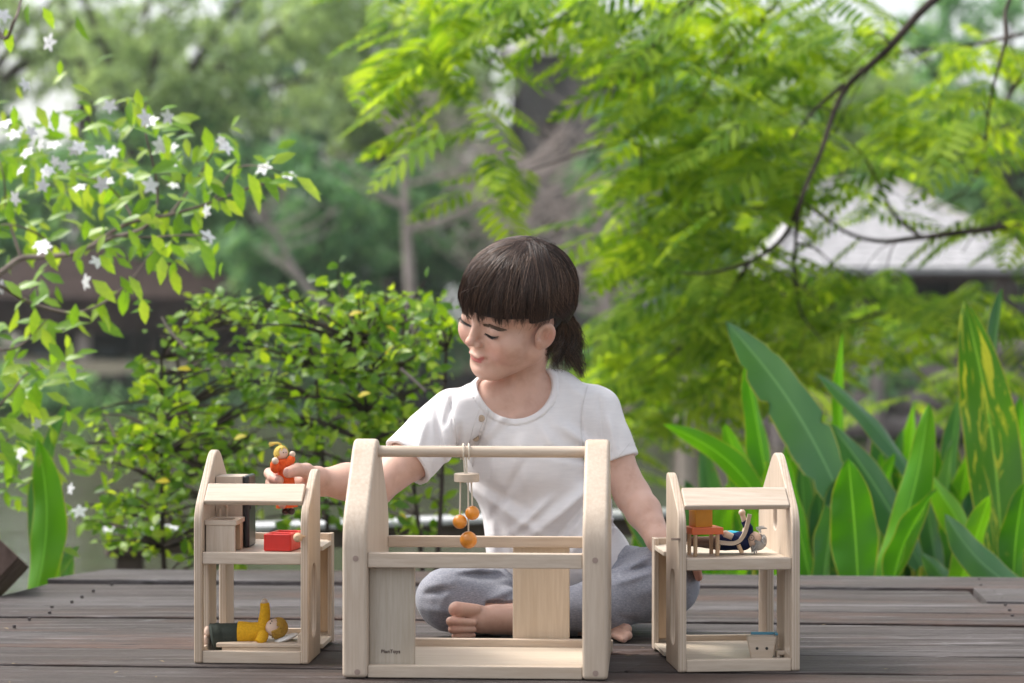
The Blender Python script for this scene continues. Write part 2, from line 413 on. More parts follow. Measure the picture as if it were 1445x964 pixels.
# ---- low rail behind the deck
mr = m_bark('rail_wood', (.06, .045, .04), (.15, .12, .11), 14)
rl = empty('low_rail', (0, 5.6, -.55), 'low dark wooden rail with sky reflection painted pale on its top running behind the shrub', 'rail')
pa, pb = W(150, 747, 5.40), W(1500, 700, 6.3)
mid = (pa+pb)/2; dv = (pb-pa); ang = math.atan2(dv.y, dv.x)
rot = Matrix.Rotation(ang, 3, 'Z') @ Matrix.Rotation(-math.atan2(dv.z, dv.xy.length), 3, 'Y')
top = m_bark('rail_top_painted_sheen', (.42, .42, .43), (.6, .6, .62), 12, .5)  # sky reflected on the rail top, put into this pale colour
M().box(mid+Vector((0, 0, -.006)), (dv.length, .11, .012), rot, .002).obj('rail_cap', top, rl)
M().box(mid+Vector((0, 0, -.0365)), (dv.length, .05, .046), rot, .003).obj('rail_beam', mr, rl)
for s in (.02, .39, .70, .98):
    p = pa.lerp(pb, s); M().box((p.x, p.y+.02, -.36), (.055, .055, .55), bev=.003).obj('post', mr, rl)
# ================================================================ TOY HOUSES
WX = m_toywood('pale_wood_along_width', 0); WY = m_toywood('pale_wood_along_depth', 1); WZ = m_toywood('pale_wood_upright', 2)
PLY = m_toywood('plywood_upright', 2, ply=(1, 0, 0)); FLOORW = m_toywood('pale_wood_floor', 0, (.62, .545, .45))
PANELW = m_toywood('honey_wood_panel', 2, (.62, .535, .435)); GREYW = m_toywood('greyish_wood_panel', 2, (.50, .44, .365))
TAN = m_toywood('tan_wood', 2, (.56, .40, .26)); PLUG = m_plain('plug_end_grain', (.33, .24, .2), .6)
DOT = m_plain('dark_dot', (.02, .02, .02), .4)
YZ = Matrix(((0, 0, 1, 0), (1, 0, 0, 0), (0, 1, 0, 0), (0, 0, 0, 1)))   # panel XY -> world YZ, thickness along X
def house_frame(loc, yaw): return Matrix.Translation(Vector(loc)) @ Matrix.Rotation(D2R(yaw), 4, 'Z')

# ---- middle house
F0 = house_frame((-.2115, 3.005, 0), -3.4); HW, HD, TH = .3305, .247, .0315
mh = empty('toy_house', F0.translation, 'large pale wooden toy house frame in the middle, with a round bar across its ridge', 'toy house')
prof = rounded([(0, 0), (0, .194), (HD/2, .303), (HD, .194), (HD, 0)], [.006, .035, .034, .035, .006], 8)
for x in (TH/2, HW-TH/2):
    panel(prof, [], TH, .0045, 'gable_panel', WZ, F0 @ Matrix.Translation((x, 0, 0)) @ YZ, mh)
def bx(c, s, name, m, parent, fr, bev=.0015, rot=None, **k):
    o = M().box(c, s, rot, bev).obj(name, m, parent, xf=fr, auto=89, **k)
    o.modifiers.new('normals', 'WEIGHTED_NORMAL').keep_sharp = True; return o
IW = HW-2*TH; cx = HW/2
bx((cx, .0105, .1465), (IW, .013, .0185), 'front_rail', WX, mh, F0)
bx((cx, .0105, .0078), (IW, .013, .0155), 'front_bottom_rail', WX, mh, F0)
bx((cx, HD-.0105, .1485), (IW, .011, .0150), 'back_rail', WX, mh, F0)
bx((cx, HD-.0105, .0125), (IW+.004, .013, .012), 'back_bottom_rail', WX, mh, F0)
bx((cx, HD/2, .0045), (IW, HD-.036, .008), 'floor_board', FLOORW, mh, F0)
bx((TH+.0288, .0225, .0742), (.0575, .007, .131), 'front_panel', GREYW, mh, F0)
bx((.2365, HD-.001, .0790), (.076, .006, .137), 'back_panel', PANELW, mh, F0)
bx((HW-.010, HD+.004, .008), (.024, .010, .016), 'peg_block', WY, mh, F0)
M().tube([F0 @ Vector((x, HD/2, .2755)) for x in (TH-.001, HW/2, HW-TH+.001)], .0074, 24).obj('ridge_bar', WX, mh, auto=50)
for x, z in ((.017, .149), (.019, .0075), (HW-.0155, .1485), (HW-.015, .0085)):
    M().tube([F0 @ Vector((x, .0006, z)), F0 @ Vector((x, -.0005, z))], .0037, 16).obj('dowel_plug', PLUG, mh, auto=30)
# lettering printed on the front panel
tc_ = bpy.data.curves.new('lettering', 'FONT'); tc_.body = 'PlanToys'; tc_.size = .0062; tc_.extrude = .00012; tc_.offset = .00014; tc_.space_character = 1.08
to = bpy.data.objects.new('tmp', tc_); COL.objects.link(to)
tm = bpy.data.meshes.new_from_object(to.evaluated_get(bpy.context.evaluated_depsgraph_get())); bpy.data.objects.remove(to)
tm.transform(F0 @ Matrix.Translation((TH+.0150, .0187, .0290)) @ Matrix.Rotation(PI/2, 4, 'X')); tm.materials.clear(); tm.materials.append(m_plain('brown_print', (.05, .02, .015), .6))
put('lettering', tm, mh)

# ---- hanging mobile
CORD = m_plain('cream_cord', (.62, .55, .45), .85, .2, 900); BEAD = m_plain('orange_painted_bead', (.66, .235, .018), .32, .22, 55, 0.0, .5)
BEAD.node_tree.nodes['Principled BSDF'].inputs['Coat Weight'].default_value = .35
mD = 3.118
mb = empty('hanging_mobile', W(658, 700, mD), 'hanging mobile of three orange beads on cream cords looped over the bar', 'mobile')
loop = []
rc = W(655, 636, mD)
for dx in (-.0028, .0042):
    pts = []
    for a in np.linspace(-.5*PI, 1.5*PI, 22):
        s = 0 if a < 0 else 1
        pts.append(Vector((rc.x+dx+.0022*math.sin(a/2), rc.y+.0088*math.cos(a), rc.z+.0088*math.sin(a)-(.002 if abs(math.sin(a)+1) < .3 else 0))))
    M().tube(pts, .00105, 8).obj('cord_loop', CORD, mb)
dsk = W(658.5, 674, mD)
for dx in (-.0016, .0016):
    M().tube([Vector((rc.x+.001+dx, rc.y, rc.z-.0085)), Vector((dsk.x-.001+dx*.8, rc.y, dsk.z+.005))], .0012, 8).obj('cord', CORD, mb)
M().tube([dsk+Vector((0, 0, h)) for h in (-.0054, -.0046, .0046, .0054)], [.0152, .0163, .0163, .0152], 32).obj('disc', WX, mb, auto=40)
for (x, y, r, tx) in ((649, 736.5, 10.2, 649.5), (666.5, 724, 10.2, 665), (661, 762, 12.3, 660.5)):
    c = W(x, y, mD-.004+random.random()*.004); R_ = r*mD/FPX
    M().ball(c, R_, 28, 18).obj('bead', BEAD, mb, auto=None)
    M().tube([Vector((W(tx, 0, mD).x, c.y, dsk.z-.005)), c+Vector((0, 0, R_*.98))], .00105, 8).obj('cord', CORD, mb)

# ---- the two side houses: same design, one the mirror of the other
def side_house(loc, yaw, Wd, mirror, label):
    Fr = house_frame(loc, yaw); X = (lambda x: Wd-x) if mirror else (lambda x: x)
    h = empty('toy_house_wing', Fr.translation, label, 'toy house', 'small side wings of the toy house')
    D, T = .226, .0105
    def slot(y0, y1, z0, z1): return rounded([(y0, z0), (y1, z0), (y1, z1), (y0, z1)], (y1-y0)*.5, 6)
    full = rounded([(0, 0), (0, .198), (D/2, .281), (D, .198), (D, 0)], [.004, .022, .034, .022, .004], 8)
    holes = [rounded([(.016, .019), (.050, .019), (.050, .127), (.016, .127)], .006), rounded([(.100, .019), (.170, .019), (.170, .127), (.100, .127)], .006), slot(.098, .125, .17, .222)]
    panel(full, holes, T, .002, 'full_gable_panel', PLY, Fr @ Matrix.Translation((X(T/2), 0, 0)) @ YZ, h)
    half = rounded([(0, 0), (0, .198), (.080, .247), (.104, .247), (.104, 0)], [.004, .022, .012, .010, .004], 8)
    panel(half, [slot(.027, .070, .030, .126)], T, .002, 'half_gable_panel', PLY, Fr @ Matrix.Translation((X(Wd-T/2), 0, 0)) @ YZ, h)
    iw = Wd-2*T; c = X(T+iw/2)
    bx((c, .0075, .1365), (iw, .010, .0155), 'front_rail', WX, h, Fr)
    bx((c, .0075, .0080), (iw, .010, .0158), 'front_bottom_rail', WX, h, Fr)
    bx((c, D/2+.004, .1385), (iw, D-.020, .006), 'shelf_board', FLOORW, h, Fr, .0008)
    bx((X(Wd-T/2+.0002), D*.5+.055, .1385), (T+.001, D*.5-.016, .006), 'shelf_board', FLOORW, h, Fr, .0008)
    bx((c+(T/2 if not mirror else -T/2), D-.005, .1440), (iw+T, .008, .0125), 'back_rail', WX, h, Fr)
    bx((c, D/2+.004, .0072), (iw, D-.020, .006), 'floor_board', FLOORW, h, Fr, .0008)
    bx((X(Wd-T/2+.0002), D*.5+.055, .0072), (T+.001, D*.5-.016, .006), 'floor_board', FLOORW, h, Fr, .0008)
    bx((c+(T/2 if not mirror else -T/2), D-.005, .0095), (iw+T, .008, .0165), 'back_bottom_rail', WX, h, Fr)
    bx((X(Wd-.019), D-.014, .0740), (.034, .008, .118), 'back_panel', TAN, h, Fr)
    bx((X(Wd+.0002-.002), D-.014, .0760), (.0062, .022, .150), 'corner_strip', PLY, h, Fr, .001)
    th = math.atan2(.281-.198, D/2)
    bx((c, .0305, .2175), (iw, .036, .0075), 'roof_slat', WX, h, Fr, .0018, Matrix.Rotation(th, 3, 'X'))
    return h, Fr, X
hL, FL, XL = side_house((-.4125, 3.13, 0), -4.0, .150, False, 'small pale wooden toy house wing on the left, holding a sink and a black fridge')
hR, FR, XR = side_house((.2100, 3.048, 0), 5.0, .156, True, 'small pale wooden toy house wing on the right, holding an orange table')
kp = W(421, 758, 3.118)
M().ball(kp+Vector((0, -.005, 0)), .0062, 20, 14).tube([kp+Vector((0, -.011, 0)), kp+Vector((0, -.0118, 0))], .0028, 14).tube([kp+Vector((-.001, 0, 0)), kp+Vector((.011, .004, .001))], .0018, 10).obj('latch_peg', TAN, hL)
M().box(W(953.5, 760.5, 3.052)+Vector((0, -.0034, 0)), (.0115, .004, .0028)).obj('latch_groove', m_plain('groove_brown', (.25, .18, .14), .8), hR)

# ---- kitchen pieces on the left shelf
SH = .1418
def boxthing(name, fr, parts, **k):
    e = empty(name, fr.translation, **k)
    for (nm, c, s, m, bv) in parts: bx(c, s, nm, m, e, fr, bv)
    return e
fr = FL @ Matrix.Translation((.0120, .018, SH)) @ Matrix.Rotation(D2R(1), 4, 'Z')
e = boxthing('toy_sink_cabinet', fr, [('front_board', (.0195, .003, .018), (.038, .006, .036), WZ, .0006), ('side_board', (.003, .032, .018), (.006, .051, .036), WZ, .0006),
    ('back_board', (.0195, .0605, .018), (.038, .006, .036), TAN, .0006), ('side_post', (.0355, .0500, .018), (.006, .0145, .036), TAN, .0006)],
    label='small wooden toy sink cabinet with an open side and recessed basin', cat='toy furniture')
panel(rounded([(-.0015, -.001), (.041, -.001), (.041, .064), (-.0015, .064)], .002), [rounded([(.007, .010), (.033, .010), (.033, .047), (.007, .047)], .006)], .0062, .0008, 'counter_top', WX, fr @ Matrix.Translation((0, 0, .0391)), e)
bx((.020, .0285, .0355), (.030, .041, .0016), 'basin', m_plain('grey_basin', (.33, .27, .25), .6), e, fr, .0003)
M().tube([fr @ Vector(p) for p in ((.018, .056, .042), (.018, .056, .055), (.018, .051, .060), (.018, .044, .058))], .0022, 10).obj('faucet', WZ, e)
M().tube([fr @ Vector(p) for p in ((.009, .056, .042), (.009, .056, .0535))], .0026, 12).obj('tap', WZ, e)
BLK = m_plain('black_painted_wood', (.018, .017, .019), .38, .3, 40)
fr = FL @ Matrix.Translation((.0115, .090, SH)) @ Matrix.Rotation(D2R(0), 4, 'Z')
boxthing('toy_fridge', fr, [('cabinet_body', (.0180, .024, .0475), (.036, .048, .095), WZ, .0008), ('door', (.0410, .024, .0480), (.0085, .050, .096), BLK, .0032), ('handle', (.0462, .006, .060), (.0018, .003, .018), m_plain('dark_grey', (.06, .06, .065), .3), .0006)],
    label='tall narrow toy fridge with wooden body and black door behind the sink', cat='toy furniture')
RED = m_plain('red_paint', (.62, .030, .022), .30, .08, 50)
fr = FL @ Matrix.Translation((.0830, .045, SH+.0115)) @ Matrix.Rotation(D2R(-8), 4, 'Z')
e = empty('toy_double_sink', fr.translation, 'glossy red toy block with two square wells on the left shelf', 'toy furniture')
panel(rounded([(0, 0), (.038, 0), (.038, .062), (0, .062)], .004), [rounded([(.005, .005), (.033, .005), (.033, .026), (.005, .026)], .004), rounded([(.005, .031), (.033, .031), (.033, .057), (.005, .057)], .004)], .0228, .0018, 'block', RED, fr, e)
bx((.019, .031, .0015), (.031, .055, .0020), 'basin', RED, e, fr, .0003)

# ---- bed and pillow on the left floor
fr = FL @ Matrix.Translation((.022, .022, .0103)) @ Matrix.Rotation(D2R(1), 4, 'Z')
boxthing('toy_bed', fr, [('bed_base', (.062, .035, .0035), (.106, .056, .007), WX, .001), ('bed_board', (.060, .030, .0098), (.116, .050, .0052), WX, .0012), ('headboard', (.1110, .034, .018), (.005, .052, .012), WY, .001)],
    label='low wooden toy bed lying on the floor of the left wing', cat='toy furniture')
WHITE = m_plain('white_cotton', (.72, .70, .68), .9, .06, 300, .3)
pc = W(402, 901, 3.185)
M().ball((0, 0, 0), (.0185, .021, .0038), 20, 12).xf(Matrix.Translation(pc) @ Matrix.Rotation(D2R(-19), 4, 'Y')).obj('toy_pillow', WHITE, label='flat white toy pillow under the head of the doll in yellow', cat='pillow')

# ---- dolls
def cloth(name, col, s=420): return m_plain(name, col, .92, .13, s, .5, .2)
SKINW = m_plain('doll_bead_wood', (.62, .47, .36), .5, .08, 80); SKIND = m_plain('doll_face_cloth', (.66, .48, .38), .75, .06, 80)
def yarn(m, hc, r, kn, n, spread, rad=.0006, tail=0.0, seed=1, cover=(0, 1)):
    """strands of yarn over a doll's head: from a crown point round the skull to the ends"""
    rr = random.Random(seed)
    for i in range(n):
        a = 2*PI*i/n; el = spread*(.8+.3*rr.random())
        ax = kn.orthogonal().normalized(); b = kn.cross(ax)
        side = ax*math.cos(a)+b*math.sin(a)
        if cover and side.dot(cover) > .35+.2*rr.random(): e2 = el*.55
        else: e2 = el
        pts = [hc+(kn*math.cos(t)+side*math.sin(t))*(r*(1+.06*rr.random())) for t in np.linspace(.04, e2, 9)]
        if tail: pts.append(pts[-1]+Vector((rr.uniform(-1, 1), rr.uniform(-1, 1), -1)).normalized()*tail)
        m.tube(pts, rad, 5)
    return m
# orange doll in the hand
dD = 3.262
OR = cloth('orange_dress_cloth', (.74, .115, .028)); YH = m_plain('yellow_yarn', (.60, .44, .09), .8, .25, 900)
od = empty('rag_doll', W(402, 725, dD), 'tiny doll in an orange dress with yellow yarn hair, held in the hand', 'doll', 'small cloth dolls')
P = [W(405, 716, dD), W(404, 700, dD), W(404, 680, dD), W(401, 664, dD), W(398, 652, dD), W(397, 647, dD)]
M().tube(spline(P, 20), list(np.interp(np.linspace(0, 1, 20), [0, .3, .6, .85, 1], [.0150, .0125, .0088, .0100, .0045])), 20).obj('dress', OR, od)
M().tube(spline([W(394, 658, dD-.004), W(388, 662, dD-.010), W(388, 652, dD-.014)], 8), [.0052, .0062, .0055, .006, .006, .006, .0062, .005], 12).obj('sleeve', OR, od)
M().tube(spline([W(401, 655, dD-.002), W(409, 652, dD-.004), W(412, 644, dD-.004)], 8), [.0055, .006, .006, .0058, .0058, .0058, .0056, .004], 12).obj('sleeve', OR, od)
M().ball(W(388.4, 650.5, dD-.0185), .0048, 16, 10).obj('hand', SKINW, od); M().ball(W(412.6, 641, dD-.004), .0042, 16, 10).obj('hand', SKINW, od)
hc = W(397, 639.5, dD-.001); M().ball(hc, .0088, 24, 16).obj('head', SKIND, od)
kn = Vector((-.35, .15, .9)).normalized()
yarn(M(), hc, .0093, kn, 36, 1.9, .0009, .003, 3, Vector((.8, -.55, 0)).normalized()).obj('yarn_hair', YH, od)
m = M()
for i in range(12):
    o_ = Vector((random.uniform(-1, 1), random.uniform(-1, 1), random.uniform(-1, 1)))*.0012
    m.tube(spline([hc+kn*.009+Vector((.004, 0, -.002))+o_, W(395, 626, dD)+o_, W(388, 625+random.uniform(-1, 1), dD)+o_, W(382+random.uniform(-1, 1), 627+random.uniform(-2, 2), dD)+o_*1.5], 8), .0006, 5)
m.obj('hair_tuft', YH, od)
M().ball(W(400.0, 638.8, dD-.0095), (.0007, .0004, .0010), 8, 6).ball(W(403.6, 638.4, dD-.0070), (.0005, .0004, .0009), 8, 6).obj('eyes', DOT, od)
for x in (403, 411):
    M().tube([W(x, 712, dD), W(x, 719, dD)], .0030, 10).obj('leg', SKIND, od)
    M().ball(W(x, 722, dD-.003), (.0052, .0085, .0045), 16, 10).obj('shoe', m_plain('brown_shoe', (.045, .022, .018), .6), od)

# doll in yellow on the bed
yD = 3.185
YC = cloth('mustard_cloth', (.66, .36, .018)); GK = cloth('dark_green_grey_skirt', (.040, .048, .040)); YH2 = m_plain('mustard_yarn', (.40, .23, .03), .8, .3, 900)
yd = empty('rag_doll', W(340, 905, yD), 'doll in a mustard yellow top and dark skirt lying on its back on the bed', 'doll', 'small cloth dolls')
P = [W(297, 900, yD-.004), W(303, 899, yD-.003), W(318, 898, yD), W(340, 894, yD)]
M().tube(spline(P, 16), list(np.interp(np.linspace(0, 1, 16), [0, .06, .2, .3, .42, .55, .7, 1], [.0105, .0150, .0172, .0163, .0172, .0160, .0160, .0128])), 24, flat=1.1).obj('skirt', GK, yd)
P = [W(336, 893, yD), W(345, 893, yD), W(358, 893, yD), W(370, 890, yD), W(378, 889, yD)]
M().tube(spline(P, 18), list(np.interp(np.linspace(0, 1, 18), [0, .15, .6, .85, 1], [.0150, .0152, .0135, .0105, .0050])), 24).obj('blouse', YC, yd)
M().tube(spline([W(371, 886, yD), W(373, 873, yD), W(374, 862, yD-.002), W(373.5, 851, yD-.002)], 12), list(np.linspace(.0082, .0060, 12)), 16).obj('sleeve', YC, yd)
M().ball(W(373.2, 849.5, yD-.002), .0045, 14, 10).obj('hand', SKINW, yd)
M().tube(spline([W(371, 896, yD-.010), W(369, 902, yD-.018), W(364, 908, yD-.024)], 10), list(np.linspace(.0078, .0062, 10)), 16).obj('sleeve', YC, yd)
M().ball(W(360, 911, yD-.026), .0052, 16, 10).obj('hand', SKINW, yd)
hc = W(387, 886, yD-.004); M().ball(hc, .0118, 24, 16).obj('head', SKIND, yd)
yarn(M(), W(391, 886, yD-.003), .0128, Vector((.93, -.12, .28)).normalized(), 48, 2.05, .0013, .002, 5, Vector((-.5, -.5, .7)).normalized()).obj('yarn_hair', YH2, yd)
M().ball(W(383.5, 876.5, yD-.012), (.0009, .0007, .0009), 8, 6).ball(W(381.5, 879.5, yD-.0155), (.0009, .0007, .0010), 8, 6).obj('eyes', DOT, yd)
for x, y, dd in ((293, 891, -.004), (289, 905, -.010)):
    M().ball(W(x, y, yD+dd), (.0048, .006, .0078), 16, 10).obj('foot', SKIND, yd)

# ---- right house pieces
CORAL = m_plain('coral_paint', (.72, .155, .050), .4, .08, 60); YB = m_plain('yellow_orange_paint', (.70, .33, .035), .4, .08, 60)
fr = Matrix.Translation(W(992.5, 783, 3.118)*1.0) @ Matrix.Rotation(D2R(14), 4, 'Z'); fr.translation.z = SH
tb = empty('toy_table', fr.translation, 'toy table with coral red top and four wooden legs on the right shelf', 'toy table')
bx((0, 0, .0325), (.043, .036, .0090), 'table_top', CORAL, tb, fr, .0012)
for sx in (-1, 1):
    for sy in (-1, 1): M().tube([fr @ Vector((sx*.0150, sy*.0125, z)) for z in (0, .0283)], .0026, 12).obj('leg', TAN, tb)
M().box((0, 0, .0170), (.0235, .0235, .034), None, .0008).obj('toy_block', YB, xf=fr @ Matrix.Translation((-.003, .002, .0372)) @ Matrix.Rotation(D2R(4), 4, 'Z'), auto=30, label='yellow orange block standing on the coral toy table', cat='toy block')
# lounger
lc = empty('toy_lounge_chair', W(1035, 778, 3.13), 'curved bentwood toy lounge chair lying behind the coral table', 'toy chair')
prof_ = [(1011, 765), (1022, 766.5), (1034, 767), (1044, 763), (1051, 753), (1055, 740), (1058.5, 726)]
def strip(pts, wd, th, d0):
    S = spline([W(x, y, d0) for x, y in pts], 24); m = M(); n = len(S); Vv = []; Fq = []
    for i, p in enumerate(S):
        t_ = (S[min(i+1, n-1)]-S[max(i-1, 0)]).normalized(); nn = Vector((-t_.z, 0, t_.x))
        for a, b_ in ((0, -1), (0, 1), (wd, 1), (wd, -1)): Vv.append(p+nn*b_*th/2+Vector((0, a, 0)))
    for i in range(n-1):
        for k in range(4): Fq.append((i*4+k, i*4+(k+1) % 4, (i+1)*4+(k+1) % 4, (i+1)*4+k))
    Fq += [(0, 1, 2, 3), tuple(range((n-1)*4, n*4))]
    return m.add(Vv, Fq)
for dd in (0, .030): strip(prof_, .0055, .0050, 3.118+dd).obj('side_runner', WX, lc, auto=40)
strip(prof_[:6], .030, .0022, 3.122).obj('seat', WX, lc, auto=40)
for x0, x1 in ((1014, 1012), (1042, 1047)):
    for dd in (0, .030): M().tube([W(x0, 769, 3.121+dd), W(x1, 780.5 if dd == 0 else 778.5, 3.121+dd)], [.0028, .0028], 10).obj('leg', TAN, lc)
# doll with grey hair
gD = 3.142
NV = cloth('navy_cloth', (.012, .018, .065)); TQ = cloth('turquoise_cloth', (.06, .42, .56)); BR = cloth('brown_grey_trousers', (.20, .135, .105)); GH = m_plain('grey_yarn', (.36, .36, .36), .8, .2, 900)
gd = empty('rag_doll', W(1035, 776, gD), 'grey haired doll in navy and turquoise with round glasses lying on its back', 'doll', 'small cloth dolls')
M().tube(spline([W(1012, 766, gD), W(1024, 764, gD), W(1040, 763, gD), W(1053, 764, gD), W(1058, 763, gD)], 16), list(np.interp(np.linspace(0, 1, 16), [0, .2, .7, 1], [.0100, .0120, .0125, .0060])), 20).obj('jacket', NV, gd)
M().tube(spline([W(1019, 757, gD-.001), W(1030, 755.5, gD-.001), W(1047, 756, gD-.001)], 10), list(np.interp(np.linspace(0, 1, 10), [0, .5, 1], [.0055, .0065, .0050])), 16).obj('shirt_front', TQ, gd)
M().tube(spline([W(1052, 758, gD-.004), W(1057, 748, gD-.004), W(1053, 740, gD-.004), W(1050, 735, gD-.004)], 8), [.006, .006, .006, .0058, .0055, .005, .0048, .0045], 12).obj('sleeve', NV, gd)
M().tube([W(1051, 737, gD-.004), W(1048, 727, gD-.004)], .0036, 10).ball(W(1047.2, 723.5, gD-.004), .0046, 14, 10).obj('hand', SKINW, gd)
M().tube(spline([W(1045, 765, gD-.014), W(1038, 760, gD-.018), W(1034, 758, gD-.018)], 8), .0052, 12).obj('sleeve', NV, gd)
M().tube([W(1034, 758, gD-.018), W(1024, 753.5, gD-.018)], [.0042, .0046], 12).ball(W(1024, 753.5, gD-.018), .0047, 12, 8).obj('hand', SKINW, gd)
M().tube(spline([W(1010, 766, gD), W(990, 765, gD), W(972, 764, gD)], 8), [.0095, .0085, .008, .0075, .007, .0068, .0065, .006], 14).obj('trousers', BR, gd)
M().ball(W(966, 757, gD), (.0048, .007, .0088), 14, 10).obj('shoe', m_plain('dark_brown_shoe', (.05, .03, .025), .6), gd)
M().ball(W(959, 755, gD+.012), (.0048, .007, .0088), 14, 10).obj('shoe', m_plain('dark_brown_shoe', (.05, .03, .025), .6), gd)
hc = W(1064, 761.5, gD-.003); M().ball(hc, .0105, 22, 14).obj('head', SKIND, gd)
yarn(M(), W(1068, 763, gD-.003), .0118, Vector((.86, -.05, -.32)).normalized(), 44, 1.75, .0010, .006, 8, Vector((-.2, -.3, .8)).normalized()).obj('yarn_hair', GH, gd)
m = M()
for i in range(16):
    o_ = Vector((random.uniform(-1, 1), random.uniform(-1, 1), random.uniform(-1, 1)))*.002
    m.tube(spline([W(1074, 752, gD-.004), W(1071+random.uniform(-3, 4), 746, gD)+o_, W(1075+random.uniform(-5, 6), 742+random.uniform(0, 6), gD)+o_], 6), .0005, 4)
m.obj('hair_tuft', GH, gd)
m = M()
gc = W(1060.5, 759, gD-.0140)
m.tube([gc+Vector((.0034*math.cos(a), .0008*math.sin(a), .0034*math.sin(a))) for a in np.linspace(0, 2*PI, 18)], .00038, 6, False); m.ball(gc+Vector((0, .001, 0)), .0006, 8, 6)
m.obj('glasses', DOT, gd)
# planter shaped toy on the right floor
fr = FR @ Matrix.Translation((.1160, .052, .0103)) @ Matrix.Rotation(D2R(-6), 4, 'Z')
pl = empty('toy_bathtub', fr.translation, 'tapered wooden toy tub with two dark dots and a blue rim on the right floor', 'toy furniture')
w0, w1, hh, dp = .0132, .0190, .0285, .011
Vv = [(sx*(w0 if k == 0 else w1), sy*dp, hh*k) for k in (0, 1) for sx, sy in ((-1, -1), (1, -1), (1, 1), (-1, 1))]
bm = bmesh.new(); vs = [bm.verts.new(v) for v in Vv]
for f in ((3, 2, 1, 0), (4, 5, 6, 7), (0, 1, 5, 4), (1, 2, 6, 5), (2, 3, 7, 6), (3, 0, 4, 7)): bm.faces.new([vs[i] for i in f])
bmesh.ops.bevel(bm, geom=bm.edges[:], offset=.001, segments=2, affect='EDGES'); bm.verts.index_update()
mm = M().add([v.co[:] for v in bm.verts], [[v.index for v in f.verts] for f in bm.faces]); bm.free()
mm.obj('body', WX, pl, xf=fr, auto=30)
for sx in (-.0062, .0062): M().tube([fr @ Vector((sx, -dp-.0004, .0135)), fr @ Vector((sx, -dp+.001, .0135))], .0019, 14).obj('dot', DOT, pl)
BLU = m_plain('blue_paint', (.07, .24, .33), .4, .1, 60)
bx((.0030, .0145, .0293), (.030, .0062, .0042), 'rim', BLU, pl, fr, .001)
bx((.0195, .006, .0305), (.004, .018, .0030), 'rim', BLU, pl, fr, .0008)
fr2 = FR @ Matrix.Translation((.1415, .056, .0103))
boxthing('toy_bench', fr2, [('seat', (0, 0, .0065), (.012, .018, .005), WX, .0008), ('side', (-.004, 0, .002), (.004, .016, .004), WX, .0005), ('backrest', (-.0035, .008, .0150), (.004, .006, .030), WZ, .001)],
    label='small pale wooden toy seat tucked beside the tub on the right floor', cat='toy furniture')
